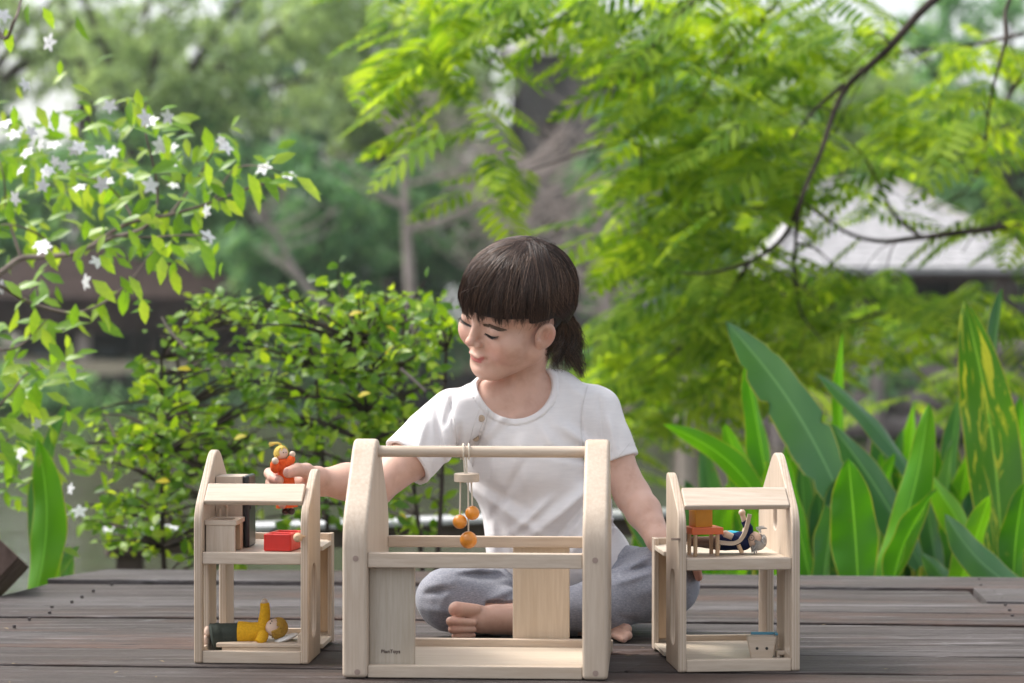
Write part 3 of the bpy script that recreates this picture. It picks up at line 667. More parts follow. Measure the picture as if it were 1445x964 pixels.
# ================================================================ PERSON
class Field:
    """signed distance field on a grid, meshed with surface nets"""
    def __init__(s, lo, hi, h):
        s.lo = np.array(lo, float); s.h = h; s.n = (np.ceil((np.array(hi)-s.lo)/h)).astype(int)+1
        s.A = np.full(s.n, .03, np.float32)
        s.ax = [(s.lo[i]+np.arange(s.n[i])*h) for i in range(3)]
    def sub(s, lo, hi, pad):
        a = np.maximum(0, np.floor((np.array(lo)-pad-s.lo)/s.h).astype(int)); b = np.minimum(s.n, np.ceil((np.array(hi)+pad-s.lo)/s.h).astype(int)+1)
        if (b <= a).any(): return None, None
        sl = tuple(slice(a[i], b[i]) for i in range(3))
        g = [s.ax[i][sl[i]].astype(np.float32) for i in range(3)]
        return sl, (g[0][:, None, None], g[1][None, :, None], g[2][None, None, :])
    def op(s, sl, d, k, mode='u'):
        a = s.A[sl]
        if mode == 'u':
            h = np.clip(.5+.5*(a-d)/k, 0, 1); s.A[sl] = a*(1-h)+d*h-k*h*(1-h)
        elif mode == 's':   # subtract
            d = -d; h = np.clip(.5-.5*(a-d)/k, 0, 1); s.A[sl] = a*(1-h)+d*h+k*h*(1-h)
        return s
    def cone(s, p, q, r0, r1, k=.006, mode='u', flat=None):
        p = np.array(tuple(p)); q = np.array(tuple(q)); r = max(r0, r1)
        sl, g = s.sub(np.minimum(p, q)-r, np.maximum(p, q)+r, max(.02, k*2))
        if sl is None: return s
        d = q-p; L2 = float(d@d)+1e-12
        X = g[0]-p[0]; Y = g[1]-p[1]; Z = g[2]-p[2]
        t = np.clip((X*d[0]+Y*d[1]+Z*d[2])/L2, 0, 1)
        dist = np.sqrt((X-t*d[0])**2+(Y-t*d[1])**2+(Z-t*d[2])**2)-(r0+(r1-r0)*t)
        return s.op(sl, dist.astype(np.float32), k, mode)
    def chain(s, pts, rs, k=.006, mode='u'):
        for i in range(len(pts)-1): s.cone(pts[i], pts[i+1], rs[i], rs[i+1], k, mode)
        return s
    def ell(s, c, r, R=None, k=.006, mode='u'):
        c = np.array(tuple(c)); r = np.array(r, float); R = np.eye(3) if R is None else R; m = r.max()
        sl, g = s.sub(c-m, c+m, max(.02, k*2))
        if sl is None: return s
        X = g[0]-c[0]; Y = g[1]-c[1]; Z = g[2]-c[2]
        u = [(R[0, i]*X+R[1, i]*Y+R[2, i]*Z) for i in range(3)]
        k0 = np.sqrt((u[0]/r[0])**2+(u[1]/r[1])**2+(u[2]/r[2])**2)
        k1 = np.sqrt((u[0]/r[0]**2)**2+(u[1]/r[1]**2)**2+(u[2]/r[2]**2)**2)+1e-6
        return s.op(sl, (k0*(k0-1)/k1).astype(np.float32), k, mode)
    def mesh(s):
        A = s.A; S = A < 0; n = s.n
        C = np.zeros(tuple(n-1), np.int8)
        for dx in (0, 1):
            for dy in (0, 1):
                for dz in (0, 1): C += S[dx:n[0]-1+dx, dy:n[1]-1+dy, dz:n[2]-1+dz]
        act = np.argwhere((C > 0) & (C < 8)); idx = np.full(tuple(n-1), -1, np.int32); idx[tuple(act.T)] = np.arange(len(act))
        cr = [(dx, dy, dz) for dx in (0, 1) for dy in (0, 1) for dz in (0, 1)]
        val = {c: A[act[:, 0]+c[0], act[:, 1]+c[1], act[:, 2]+c[2]] for c in cr}
        sm = np.zeros((len(act), 3)); cnt = np.zeros(len(act))
        for a in cr:
            for ax in range(3):
                if a[ax] == 0:
                    b = list(a); b[ax] = 1; b = tuple(b); va, vb = val[a], val[b]
                    m = (va < 0) != (vb < 0); t = np.where(m, va/(va-vb+1e-20), 0)
                    p = np.array(a, float)[None].repeat(len(act), 0); p[:, ax] += t
                    sm += np.where(m[:, None], p, 0); cnt += m
        V = s.lo+(act+sm/cnt[:, None])*s.h
        Q = []
        for ax in range(3):
            o = [i for i in range(3) if i != ax]
            a = [slice(1, n[i]-1) for i in range(3)]; a[ax] = slice(0, n[ax]-1); b = list(a); b[ax] = slice(1, n[ax])
            sa, sb = S[tuple(a)], S[tuple(b)]; e = np.argwhere(sa != sb); ins = sa[tuple(e.T)]
            st = np.ones(3, int); st[ax] = 0; e = e+st
            def cell(d0, d1):
                k = e.copy(); k[:, o[0]] -= d0; k[:, o[1]] -= d1; return idx[tuple(k.T)]
            q = np.stack([cell(1, 1), cell(0, 1), cell(0, 0), cell(1, 0)], 1)
            fl = ins if ax != 1 else ~ins
            q = np.where(fl[:, None], q, q[:, ::-1]); Q.append(q)
        return V, np.concatenate(Q)
def taubin(V, Q, it=2):
    n = len(V); e = np.concatenate([Q[:, [0, 1]], Q[:, [1, 2]], Q[:, [2, 3]], Q[:, [3, 0]]])
    for k in range(it):
        for lam in (.5, -.52):
            s_ = np.zeros_like(V); c = np.bincount(e[:, 0], minlength=n)+np.bincount(e[:, 1], minlength=n)
            for a in range(3): s_[:, a] = np.bincount(e[:, 0], V[e[:, 1], a], n)+np.bincount(e[:, 1], V[e[:, 0], a], n)
            V = V+lam*(s_/np.maximum(c, 1)[:, None]-V)
    return V
def rotm(yaw, pit, rol):
    c, s_ = math.cos, math.sin
    return (np.array([[c(rol), 0, s_(rol)], [0, 1, 0], [-s_(rol), 0, c(rol)]]) @ np.array([[c(yaw), -s_(yaw), 0], [s_(yaw), c(yaw), 0], [0, 0, 1]])
            @ np.array([[1, 0, 0], [0, c(pit), -s_(pit)], [0, s_(pit), c(pit)]]))
HS = .955; HR = rotm(D2R(-43.5), D2R(35), D2R(27)); HC = np.array(tuple(W(729, 431, 3.42)))
def H(x, y, z): return HC+HR @ (np.array([x, y, z])*HS)
def hell(f, c, r, k=.004, mode='u', R=None): f.ell(H(*c), np.array(r)*HS, HR if R is None else HR @ R, k*HS, mode)
def hcone(f, p, q, r0, r1, k=.004, mode='u'): f.cone(H(*p), H(*q), r0*HS, r1*HS, k*HS, mode)

girl = empty('person', W(770, 880, 3.45), 'young child sitting cross legged in a white buttoned t-shirt and grey leggings, holding a doll', 'person')
girl.location.z = 0; WM[girl.name] = Matrix.Translation(girl.location)

def head(f):
    hell(f, (.002, .007, .020), (.0690, .081, .069), .01)
    hell(f, (0, -.030, .012), (.058, .050, .048), .012)
    hell(f, (0, -.026, -.034), (.0540, .050, .056), .012)
    for s in (-1, 1):
        hell(f, (s*.0345, -.0450, -.0370), (.0290, .0300, .0300), .012)
        hcone(f, (s*.046, -.010, -.054), (s*.014, -.052, -.082), .021, .019, .012)
    hell(f, (0, -.0620, -.0860), (.0170, .0150, .0140), .012)
    # muzzle, brow ridge
    hell(f, (0, -.0610, -.0620), (.0230, .0180, .0180), .010)
    for s in (-1, 1): hcone(f, (s*.012, -.0735, .0060), (s*.042, -.0600, .0060), .0060, .0060, .010)
    # eye hollows, then the closed lids
    for s in (-1, 1):
        hell(f, (s*.0310, -.0840, -.0110), (.0180, .0125, .0105), .009, 's')
    for s in (-1, 1):
        hell(f, (s*.0305, -.0610, -.0125), (.0155, .0150, .0125), .0035)
        hell(f, (s*.0305, -.0790, -.0195), (.0170, .0060, .0020), .004, 's')
    # nose
    hcone(f, (0, -.0735, -.0020), (0, -.0850, -.0320), .0055, .0068, .008)
    hell(f, (0, -.0880, -.0345), (.0080, .0075, .0068), .004)
    for s in (-1, 1):
        hell(f, (s*.0085, -.0805, -.0380), (.0060, .0070, .0054), .003)
        hell(f, (s*.0045, -.0850, -.0428), (.0026, .0036, .0022), .002, 's')
    # mouth: corners, lips
    hell(f, (0, -.0830, -.0510), (.0028, .0036, .0070), .005, 's')
    hcone(f, (-.0160, -.0705, -.0615), (.0160, -.0705, -.0615), .0035, .0035, .004)
    hell(f, (-.0050, -.0752, -.0590), (.0115, .0068, .0036), .0025)
    hell(f, (.0050, -.0752, -.0590), (.0115, .0068, .0036), .0025)
    hell(f, (0, -.0745, -.0662), (.0120, .0068, .0042), .003)
    for a, b in (((-.018, -.0745, -.0605), (0, -.0835, -.0627)), ((.018, -.0745, -.0605), (0, -.0835, -.0627))): hcone(f, a, b, .0012, .0013, .0020, 's')
    for s in (-1, 1): hell(f, (s*.0190, -.0725, -.0603), (.0030, .0040, .0035), .004, 's')
    hell(f, (0, -.0795, -.0755), (.0130, .0050, .0035), .006, 's')
    # ears
    for s in (-1, 1):
        Re = rotm(D2R(-s*24), D2R(-8), D2R(s*8))
        hell(f, (s*.0710, -.0050, -.0225), (.0058, .0158, .0222), .004, R=Re)
        hell(f, (s*.0765, -.0085, -.0215), (.0066, .0096, .0140), .0015, 's', R=Re)
        hell(f, (s*.0715, -.0180, -.0265), (.0040, .0036, .0045), .002, R=Re)
        hell(f, (s*.0735, -.0035, -.0190), (.0022, .0022, .0100), .0015, R=Re)
def PX(*a): return W(*a)
g_hi = [W(1005, 0, 3.3).x, 3.64, .60]; g_lo = [W(366, 0, 3.4).x-.01, 3.212, -.006]
B = Field(g_lo, g_hi, .0019)
nb = W(726, 572, 3.470)
hcone(B, (0, .010, -.050), (0, .020, -.085), .034, .033, .009)
B.cone(H(0, .020, -.060), nb, .0320, .0345, .009)
TZ = rotm(D2R(-12), D2R(4), D2R(3))
def torso(f, e, k, e2=0.0):
    f.chain([W(636, 592, 3.425), W(690, 571, 3.455), W(780, 563, 3.475), W(838, 588, 3.485)], [.034+e, .036+e, .038+e, .038+e], k)
    f.ell(W(742, 645, 3.465), (.090+e+e2, .062+e+e2, .100+e+e2), TZ, k)
    f.ell(W(775, 735, 3.485), (.097+e+e2, .073+e+e2, .085+e+e2), TZ, k)
torso(B, -.006, .02, -.009)
# collar bones and the hollow above them
B.cone(W(706, 590, 3.424), W(684, 576, 3.430), .0035, .0035, .012); B.cone(W(724, 590, 3.424), W(760, 572, 3.444), .0035, .0035, .012)
B.ell(W(790, 830, 3.52), (.095, .075, .055), TZ, .02)
EL, WL = W(528, 690, 3.350), W(447, 680.5, 3.315)
B.chain([W(636, 594, 3.425), W(582, 645, 3.385), EL], [.031, .029, .0245], .012)
B.chain([EL, W(490, 680, 3.335), WL], [.0245, .0245, .0180], .010)
ER, WR = W(893, 700, 3.450), W(930, 762, 3.385)
B.chain([W(838, 588, 3.485), W(864, 645, 3.470), ER], [.032, .028, .0245], .012)
B.chain([ER, W(908, 722, 3.425), WR], [.0245, .0240, .0175], .010)
head(B)
# hand round the doll
B.chain([WL, W(433, 680, 3.312), W(427, 684, 3.308)], [.0180, .0165, .0160], .008)
for i, (dy, r, L_) in enumerate(((0, .0073, 0), (13, .0071, 2), (25, .0066, 5), (35, .0060, 9))):
    K = W(424, 672+dy*.85, 3.313); P1 = W(396+L_*.3, 667+dy, 3.300); P2 = W(380+L_, 668+dy, 3.283); P3 = W(386+L_, 675+dy, 3.262); P4 = W(394+L_*.6, 678+dy, 3.250)
    B.chain([K, P1, P2, P3, P4], [r*1.15, r*1.08, r, r, r*.88], .0022)
B.chain([W(447, 674, 3.298), W(432, 664, 3.278), W(419, 663, 3.256), W(407, 667, 3.243)], [.0120, .0098, .0088, .0076], .003)
B.cone(W(450, 672, 3.300), W(430, 682, 3.300), .0125, .012, .010)
# hand on the knee
B.chain([WR, W(943, 776, 3.375), W(955, 783, 3.370)], [.0175, .0165, .014], .008)
for i in range(4):
    a = i*.0095
    K = W(956, 784, 3.362+a); P1 = W(973, 789, 3.360+a); P2 = W(983, 801, 3.362+a); P3 = W(986-i*.5, 815-i, 3.372+a)
    B.chain([K, P1, P2, P3], [.0075, .0070, .0066, .0055], .0025)
B.chain([W(944, 782, 3.362), W(956, 792, 3.352), W(966, 798, 3.348)], [.0095, .0080, .0065], .003)
# legs inside the leggings, feet
def legs(f, e, k):
    f.chain([W(742, 848, 3.52), W(680, 846, 3.45), W(634, 846, 3.395)], [.058+e, .046+e, .0430+e], k)
    f.chain([W(634, 848, 3.395), W(720, 866, 3.41), W(815, 876, 3.40)], [.040+e, .031+e, .0225+e], k)
    f.chain([W(812, 838, 3.53), W(880, 825, 3.475), W(938, 822, 3.415)], [.062+e, .052+e, .0465+e], k)
    f.chain([W(938, 824, 3.412), W(850, 852, 3.375), W(744, 872, 3.365)], [.0445+e, .0370+e, .0215+e], k)
legs(B, -.0075, .015)
B.chain([W(744, 872, 3.362), W(724, 874, 3.352), W(700, 874, 3.345), W(680, 875, 3.335)], [.0185, .0195, .0185, .0190], .010)
B.cone(W(735, 880, 3.365), W(745, 884, 3.380), .0160, .0150, .010)
B.cone(W(672, 866, 3.332), W(660, 864, 3.326), .0125, .0110, .006)
for (x0, y0, x1, y1, r0, r1, d_) in ((668, 861, 644, 860, .0084, .0110, 3.316), (664, 878.5, 636, 877, .0052, .0067, 3.306), (664, 888.5, 638, 888.5, .0045, .0058, 3.306), (664, 896.5, 642, 897.5, .0038, .0048, 3.310)):
    B.cone(W(x0+4, y0, d_+.008), W(x1, y1, d_), r0, r1, .0012)
B.chain([W(815, 877, 3.400), W(845, 884, 3.378), W(868, 887, 3.364)], [.020, .0165, .0140], .010)
for (x0, y0, x1, y1, r, d_) in ((868, 885, 884, 888, .0078, 3.352), (868, 892, 886, 897, .0066, 3.340), (866, 896, 880, 902, .0056, 3.333)):
    B.cone(W(x0, y0, d_+.012), W(x1, y1, d_), r*.9, r, .003)
BV, BQ = B.mesh(); del B
BV = taubin(BV, BQ, 1)
def seg_d(V, a, b, r=1.0):
    a = np.array(a); b = np.array(b); d = b-a; t = np.clip(((V-a)@d)/(d@d), 0, 1); return np.linalg.norm(V-a-t[:, None]*d, axis=1)
lip = np.minimum(seg_d(BV, H(-.0150, -.0770, -.0600), H(.0150, -.0770, -.0600)), seg_d(BV, H(-.0100, -.0785, -.0655), H(.0100, -.0785, -.0655)))
lipm = np.clip((.0043-lip)/.0018, 0, 1)
bl = np.zeros(len(BV))
for c, r in ((H(.036, -.066, -.046), .026), (H(-.036, -.066, -.046), .026), (H(0, -.094, -.034), .010), (H(.075, .004, -.024), .017), (H(-.075, .004, -.024), .017),
             (np.array(W(390, 676, 3.255)), .018), (np.array(W(407, 667, 3.243)), .013), (np.array(W(642, 862, 3.31)), .013), (np.array(W(640, 884, 3.31)), .018), (np.array(W(984, 812, 3.37)), .03), (np.array(W(520, 690, 3.33)), .03)):
    bl = np.maximum(bl, np.clip(1-np.linalg.norm(BV-np.array(c), axis=1)/r, 0, 1))
def m_skin():
    m, t, b, _ = mat('skin'); at = N(t, 'Attribute', attribute_name='mask'); sx = N(t, 'SeparateColor'); t.links.new(at.outputs['Color'], sx.inputs[0])
    n = noise(t, coords(t), 45, 5, .6); n2 = noise(t, coords(t), 900, 3, .6)
    c = ramp(t, n, [(.3, (.53, .315, .235)), (.5, (.60, .375, .29)), (.7, (.63, .395, .31))])
    c = mixc(t, mapr(t, sx.outputs[1], 0, 1, 0, .55), c, (.56, .22, .165))
    c = mixc(t, mapr(t, sx.outputs[0], 0, 1, 0, .85), c, (.47, .11, .105))
    t.links.new(c, b.inputs['Base Color']); b.inputs['Roughness'].default_value = .47
    b.inputs['Subsurface Weight'].default_value = .14; b.inputs['Subsurface Radius'].default_value = (.012, .005, .003); b.inputs['Subsurface Scale'].default_value = .6
    b.inputs['Specular IOR Level'].default_value = .4
    bump(t, b, n2, .12, .0004); return m
SKIN = m_skin()
me = npmesh('body', BV, BQ, SKIN)
at = me.attributes.new('mask', 'FLOAT_COLOR', 'POINT'); mk = np.zeros((len(BV), 4), np.float32); mk[:, 0] = lipm; mk[:, 1] = bl; mk[:, 3] = 1
at.data.foreach_set('color', mk.ravel())
body = put('body', me, girl)
# nails
NAIL = m_plain('nail', (.62, .36, .30), .3, .05, 80)
for c, r, d_ in ((W(404.5, 664.5, 3.2362), (.0036, .0012, .0040), 0), (W(645, 859, 3.3090), (.0048, .0012, .0046), 0), (W(390.5, 676, 3.2445), (.0030, .001, .0034), 0)):
    M().ball(c, r, 14, 8).obj('nail', NAIL, body, auto=None)

# ---------------- clothes
def folds(f, lst, dep_lo, dep_hi):
    """soft ridges and creases pressed into the cloth along lines given on the front of the garment"""
    for (x0, y0, x1, y1, d_, wd, am) in lst:
        p = np.array(tuple(W(x0, y0, d_))); q = np.array(tuple(W(x1, y1, d_)))
        sl, g = f.sub(np.minimum(p, q)-wd*2.5-np.array([0, .06, 0]), np.maximum(p, q)+wd*2.5+np.array([0, .06, 0]), .004)
        if sl is None: continue
        X = g[0]-p[0]; Z = g[2]-p[2]; dx, dz = q[0]-p[0], q[2]-p[2]; L2 = dx*dx+dz*dz+1e-9
        t = np.clip((X*dx+Z*dz)/L2, 0, 1); dd = np.sqrt((X-t*dx)**2+(Z-t*dz)**2)
        tap = np.sin(np.pi*np.clip(t*.92+.04, 0, 1))**.6
        f.A[sl] -= (am*np.exp(-(dd/wd)**2)*tap*np.ones_like(g[1])).astype(np.float32)
def wob(f, am, sc, seed):
    r = np.random.default_rng(seed)
    X, Y, Z = f.ax[0][:, None, None], f.ax[1][None, :, None], f.ax[2][None, None, :]
    s_ = 0
    for i in range(5):
        k = r.normal(size=3)*sc; ph = r.uniform(0, 6.28)
        s_ = s_+np.sin(X*k[0]+Y*k[1]+Z*k[2]+ph).astype(np.float32)
    f.A += (s_*am/5).astype(np.float32)
T = Field([W(540, 0, 3.4).x, 3.30, .045], [W(925, 0, 3.45).x, 3.64, .43], .0020)
torso(T, .0, .018)
T.ell(W(792, 786, 3.495), (.107, .082, .060), TZ, .02)
SL0, SL1 = W(636, 592, 3.425), W(569, 657, 3.375)
SR0, SR1 = W(838, 586, 3.485), W(869, 662, 3.467)
T.cone(SL0, SL1, .0400, .0405, .014); T.cone(SR0, SR1, .0395, .0375, .014)
folds(T, [(a_, b_, c_, d_, e_, w_*.8, m_*2.5) for (a_, b_, c_, d_, e_, w_, m_) in [(650, 600, 640, 650, 3.40, .006, -.0035), (668, 640, 735, 560, 3.4, .009, .002), (640, 560, 628, 600, 3.38, .005, -.002),
    (655, 668, 745, 720, 3.4, .009, -.0026), (660, 690, 770, 760, 3.4, .010, .0030), (850, 640, 790, 600, 3.42, .010, .0030), (855, 655, 770, 640, 3.42, .007, -.0028),
    (858, 668, 745, 760, 3.42, .010, .0042), (848, 690, 765, 780, 3.42, .008, -.0038), (872, 700, 800, 785, 3.42, .009, .0038), (880, 730, 830, 790, 3.42, .007, -.0030),
    (690, 720, 700, 790, 3.42, .009, .0024), (720, 740, 735, 790, 3.42, .008, -.0022), (600, 590, 590, 640, 3.36, .007, .0022), (615, 575, 625, 660, 3.36, .006, -.0022),
    (860, 590, 868, 640, 3.44, .007, .0022), (845, 560, 852, 640, 3.45, .0055, -.0020), (760, 600, 800, 650, 3.42, .010, .0022), (700, 620, 690, 690, 3.40, .010, .0018), (740, 650, 690, 740, 3.42, .008, -.0018),
    (780, 700, 720, 755, 3.42, .007, .0022), (820, 560, 822, 650, 3.44, .0020, -.0012), (636, 560, 642, 640, 3.40, .0020, -.0012), (600, 680, 560, 640, 3.36, .004, -.0008)]], 0, 0)
wob(T, .0034, 60, 3); wob(T, .0014, 150, 5)
# neckline, hems and hollows
nc = W(727, 537, 3.425)
sl, g = T.sub(np.array(nc)-.08, np.array(nc)+.08, .0)
dn = np.sqrt((g[0]-nc[0])**2+((g[1]-nc[1])*.82)**2+(g[2]-nc[2])**2)-.0545
band = np.clip((.0095-dn)/.0012, 0, 1)*np.clip((dn+.002)/.001, 0, 1)
T.A[sl] -= (-.0000+.0020*band-.0012*np.exp(-((dn-.0098)/.0009)**2)).astype(np.float32)
def plane_cut(f, c, n, side_pts, R_, thick=None):
    pass
def sleeve_end(f, a, b, r, hem_r):
    a = np.array(tuple(a)); b = np.array(tuple(b)); ax = (b-a)/np.linalg.norm(b-a)
    sl, g = f.sub(b-.075, b+.075, 0)
    X, Y, Z = g[0]-b[0], g[1]-b[1], g[2]-b[2]; t = X*ax[0]+Y*ax[1]+Z*ax[2]
    rad = np.sqrt(np.maximum(0, X*X+Y*Y+Z*Z-t*t))
    f.A[sl] += (.0007*np.exp(-((t+.011)/.0010)**2)*(rad < .055)).astype(np.float32)
    f.A[sl] = np.maximum(f.A[sl], np.where(rad < .048, t, -1).astype(np.float32))
    f.cone(b-ax*.035, b+ax*.02, r*.75, r+.002, .004, 's')
sleeve_end(T, SL0, Vector(SL0).lerp(SL1, .93), .0345, 0); sleeve_end(T, SR0, Vector(SR0).lerp(SR1, .90), .0315, 0)
T.op(sl, dn.astype(np.float32), .0015, 's')
TV, TQ_ = T.mesh(); del T
def m_cloth(name, c0, c1, sc, rough=.92, slub=True):
    m, t, b, _ = mat(name)
    a = noise(t, coords(t, (40, 40, 260)), 1.0, 4, .7); f = noise(t, coords(t), 1100, 2, .5); c_ = noise(t, coords(t, (1, 1, 1)), 12, 3)
    c = ramp(t, a, [(.3, c0), (.7, c1)]); c = mixc(t, mapr(t, f, .4, .65, 0, .2), c, c0)
    t.links.new(c, b.inputs['Base Color']); b.inputs['Roughness'].default_value = rough; b.inputs['Specular IOR Level'].default_value = .2
    b.inputs['Sheen Weight'].default_value = .15
    ad = N(t, 'Math', operation='ADD'); t.links.new(a, ad.inputs[0]); t.links.new(f, ad.inputs[1]); bump(t, b, ad.outputs[0], .3, .0008); return m
TSH = m_cloth('white_slub_cotton', (.73, .70, .70), (.80, .77, .765), 1)
shirt = put('t_shirt', npmesh('t_shirt', taubin(TV, TQ_, 1), TQ_, TSH), girl)
# placket and buttons
BTN = m_plain('beige_button', (.45, .34, .24), .4, .12, 200); HOLE = m_plain('button_hole_brown', (.10, .06, .04), .6)
import mathutils.bvhtree as _b
def snap(bv, px, py, d0=3.2, off=0.0):
    o = cam.location; p = W(px, py, 3.0); d = (p-Vector(o)).normalized()
    h, n, i, dist = bv.ray_cast(Vector(o), d)
    return (h, n) if h is not None else (W(px, py, d0), Vector((0, -1, 0)))
bvT = _b.BVHTree.FromPolygons([Vector(v) for v in TV], TQ_.tolist())
for (x, y) in ((679.5, 590.5), (671.5, 618)):
    h, n = snap(bvT, x, y); n = (n*.25+Vector((-.2, -1, .12))).normalized(); q = n.to_track_quat('Z', 'Y').to_matrix().to_4x4()
    m = M().tube([(0, 0, 0), (0, 0, .0006), (0, 0, .0012), (0, 0, .0019), (0, 0, .0017)], [.0042, .0047, .0049, .0043, .0033], 24)
    o_ = m.obj('button', BTN, shirt, xf=Matrix.Translation(h+n*.0012) @ q, auto=40)
    for sx in (-1, 1):
        for sy in (-1, 1): M().ball((sx*.0010, sy*.0010, .0019), (.0005, .0005, .0003), 8, 4).obj('button_hole', HOLE, o_, xf=Matrix.Translation(h+n*.0012) @ q)
pp = []
for k in range(12):
    y = 576+k*4.6; x = 687-(y-576)*.28+.8*math.sin(k*1.7); h, n = snap(bvT, x, y); pp.append(h+n*.0004)
M().tube(pp, .0009, 6).obj('placket_edge', TSH, shirt)

# stitched seams that follow the surface
SEAM = m_plain('seam_thread', (.66, .63, .62), .9, .1, 400)
def seam(pts, r=.0008):
    S = spline([Vector((x, y, 0)) for x, y in pts], 26); q_ = []
    for p in S:
        h, n = snap(bvT, p.x, p.y)
        if not q_ or (h-q_[-1]).length < .02: q_.append(h+n*.0002)
    if len(q_) > 3: M().tube(q_, r, 5).obj('seam', SEAM, shirt)
seam([(829, 545), (822, 575), (820, 610), (826, 650)]); seam([(630, 557), (640, 590), (644, 625), (642, 655)])
seam([(564, 622), (580, 655), (606, 672)], .0006); seam([(888, 626), (870, 648)], .0006)
seam([(690, 580), (681, 612), (668, 650), (667, 658)], .0009); seam([(676, 578), (667, 606), (660, 640)], .0006); seam([(660, 640), (664, 652), (669, 655)], .0006)
Pn = Field([W(568, 0, 3.4).x, 3.27, -.002], [W(1000, 0, 3.4).x, 3.64, .16], .0019)
legs(Pn, .0015, .012)
Pn.ell(W(790, 832, 3.525), (.098, .078, .058), TZ, .02)
folds(Pn, [(a_, b_, c_, d_, e_, w_, m_*1.4) for (a_, b_, c_, d_, e_, w_, m_) in [(640, 812, 715, 822, 3.36, .004, -.0030), (650, 806, 715, 812, 3.36, .005, .0022), (600, 830, 640, 822, 3.34, .005, .0028), (596, 842, 640, 834, 3.34, .004, -.0026), (640, 822, 625, 850, 3.34, .006, .0022),
    (690, 850, 722, 838, 3.34, .004, .0024), (700, 858, 735, 842, 3.34, .004, -.0024), (590, 862, 640, 868, 3.33, .006, .0014), (885, 800, 925, 785, 3.36, .006, .0036), (880, 810, 930, 800, 3.36, .004, -.0034),
    (872, 800, 900, 790, 3.36, .004, -.0024), (870, 822, 925, 806, 3.36, .005, .0026), (890, 840, 950, 830, 3.36, .009, .0014), (900, 790, 950, 778, 3.36, .005, .0016), (610, 815, 700, 800, 3.38, .004, .0014), (655, 872, 720, 858, 3.34, .004, -.0016), (870, 870, 900, 880, 3.34, .005, -.0014)]], 0, 0)
wob(Pn, .0026, 75, 11); wob(Pn, .0007, 170, 12)
# ankle openings
for a, b, r in ((W(850, 852, 3.375), W(738, 873, 3.363), .021), (W(720, 866, 3.41), W(818, 877, 3.40), .021)):
    a_ = np.array(tuple(a)); b_ = np.array(tuple(b)); ax = (b_-a_)/np.linalg.norm(b_-a_); sl, g = Pn.sub(b_-.05, b_+.05, 0)
    X, Y, Z = g[0]-b_[0], g[1]-b_[1], g[2]-b_[2]; t = X*ax[0]+Y*ax[1]+Z*ax[2]; rad = np.sqrt(np.maximum(0, X*X+Y*Y+Z*Z-t*t))
    Pn.A[sl] = np.maximum(Pn.A[sl], np.where((rad < .034) & (t > -.0), t, -1).astype(np.float32))
PV, PQ = Pn.mesh(); del Pn
def m_heather():
    m, t, b, _ = mat('heather_grey_jersey')
    a = noise(t, coords(t, (120, 120, 420), ), 2.2, 4, .75); f = noise(t, coords(t), 700, 2, .6)
    c = ramp(t, a, [(.3, (.18, .185, .22)), (.5, (.28, .285, .325)), (.68, (.42, .425, .47))]); c = mixc(t, mapr(t, f, .4, .7, 0, .35), c, (.15, .155, .20))
    t.links.new(c, b.inputs['Base Color']); b.inputs['Roughness'].default_value = .9; b.inputs['Sheen Weight'].default_value = .2; b.inputs['Specular IOR Level'].default_value = .2
    bump(t, b, f, .35, .0006); return m
put('leggings', npmesh('leggings', taubin(PV, PQ, 1), PQ, m_heather()), girl)

# ---------------- hair
def m_hair(name, a, b_, r=.36):
    m, t, b, _ = mat(name); g = N(t, 'NewGeometry')
    t.links.new(ramp(t, g.outputs['Random Per Island'], [(0, a), (.8, b_), (1, tuple(x*1.9 for x in b_))]), b.inputs['Base Color'])
    b.inputs['Roughness'].default_value = r; b.inputs['Specular IOR Level'].default_value = .4; return m
HAIRM = m_hair('brown_hair', (.010, .006, .005), (.075, .043, .031), .40)
CAPM = m_plain('dark_hair', (.012, .008, .007), .6, .3, 400)
HE_c = np.array([0, -.002, .020])+HR.T @ np.array([.0050, 0, .001])/HS; HE_r = np.array([.0765, .0905, .0790])
hb = Field(HC-.12, HC+.12, .0022)
hell(hb, HE_c, HE_r-.0038, .004)
X, Y, Z = np.meshgrid(*hb.ax, indexing='ij'); Pl = (np.stack([X, Y, Z], -1)-HC) @ HR / HS
zf = np.where(Pl[..., 1] < .012, .0125, .0125-(np.clip(Pl[..., 1], .012, .045)-.012)*1.9)
zf = np.where((np.abs(Pl[..., 0]) < .045) | (Pl[..., 1] < -.03), zf, zf-.010)
hb.A = np.maximum(hb.A, ((zf-Pl[..., 2])*HS).astype(np.float32)); del X, Y, Z, Pl
hv, hq = hb.mesh(); del hb
hair = put('hair', npmesh('hair', taubin(hv, hq, 2), hq, CAPM), girl)
def strands(paths, r0, r1, sides=3):
    """paths: (n, k, 3) arrays -> one mesh of thin tapered strands"""
    P = np.asarray(paths); n, k, _ = P.shape; Tn = np.gradient(P, axis=1); Tn /= np.linalg.norm(Tn, axis=2, keepdims=True)+1e-9
    ref = np.array([.3, .5, .81]); A_ = np.cross(Tn, ref); A_ /= np.linalg.norm(A_, axis=2, keepdims=True)+1e-9; B_ = np.cross(Tn, A_)
    rad = np.linspace(0, 1, k)**2; rad = r0*(1-rad)+r1*rad
    V = []
    for s in range(sides):
        t = 2*PI*s/sides; V.append(P+(A_*math.cos(t)+B_*math.sin(t))*rad[None, :, None])
    V = np.stack(V, 2).reshape(-1, 3); F = []
    for i in range(k-1):
        for s in range(sides): F.append((i*sides+s, i*sides+(s+1) % sides, (i+1)*sides+(s+1) % sides, (i+1)*sides+s))
    F = (np.array(F)[None]+(np.arange(n)*k*sides)[:, None, None]).reshape(-1, 4)
    return V, F
def nrm(v): return v/(np.linalg.norm(v, axis=-1, keepdims=True)+1e-9)
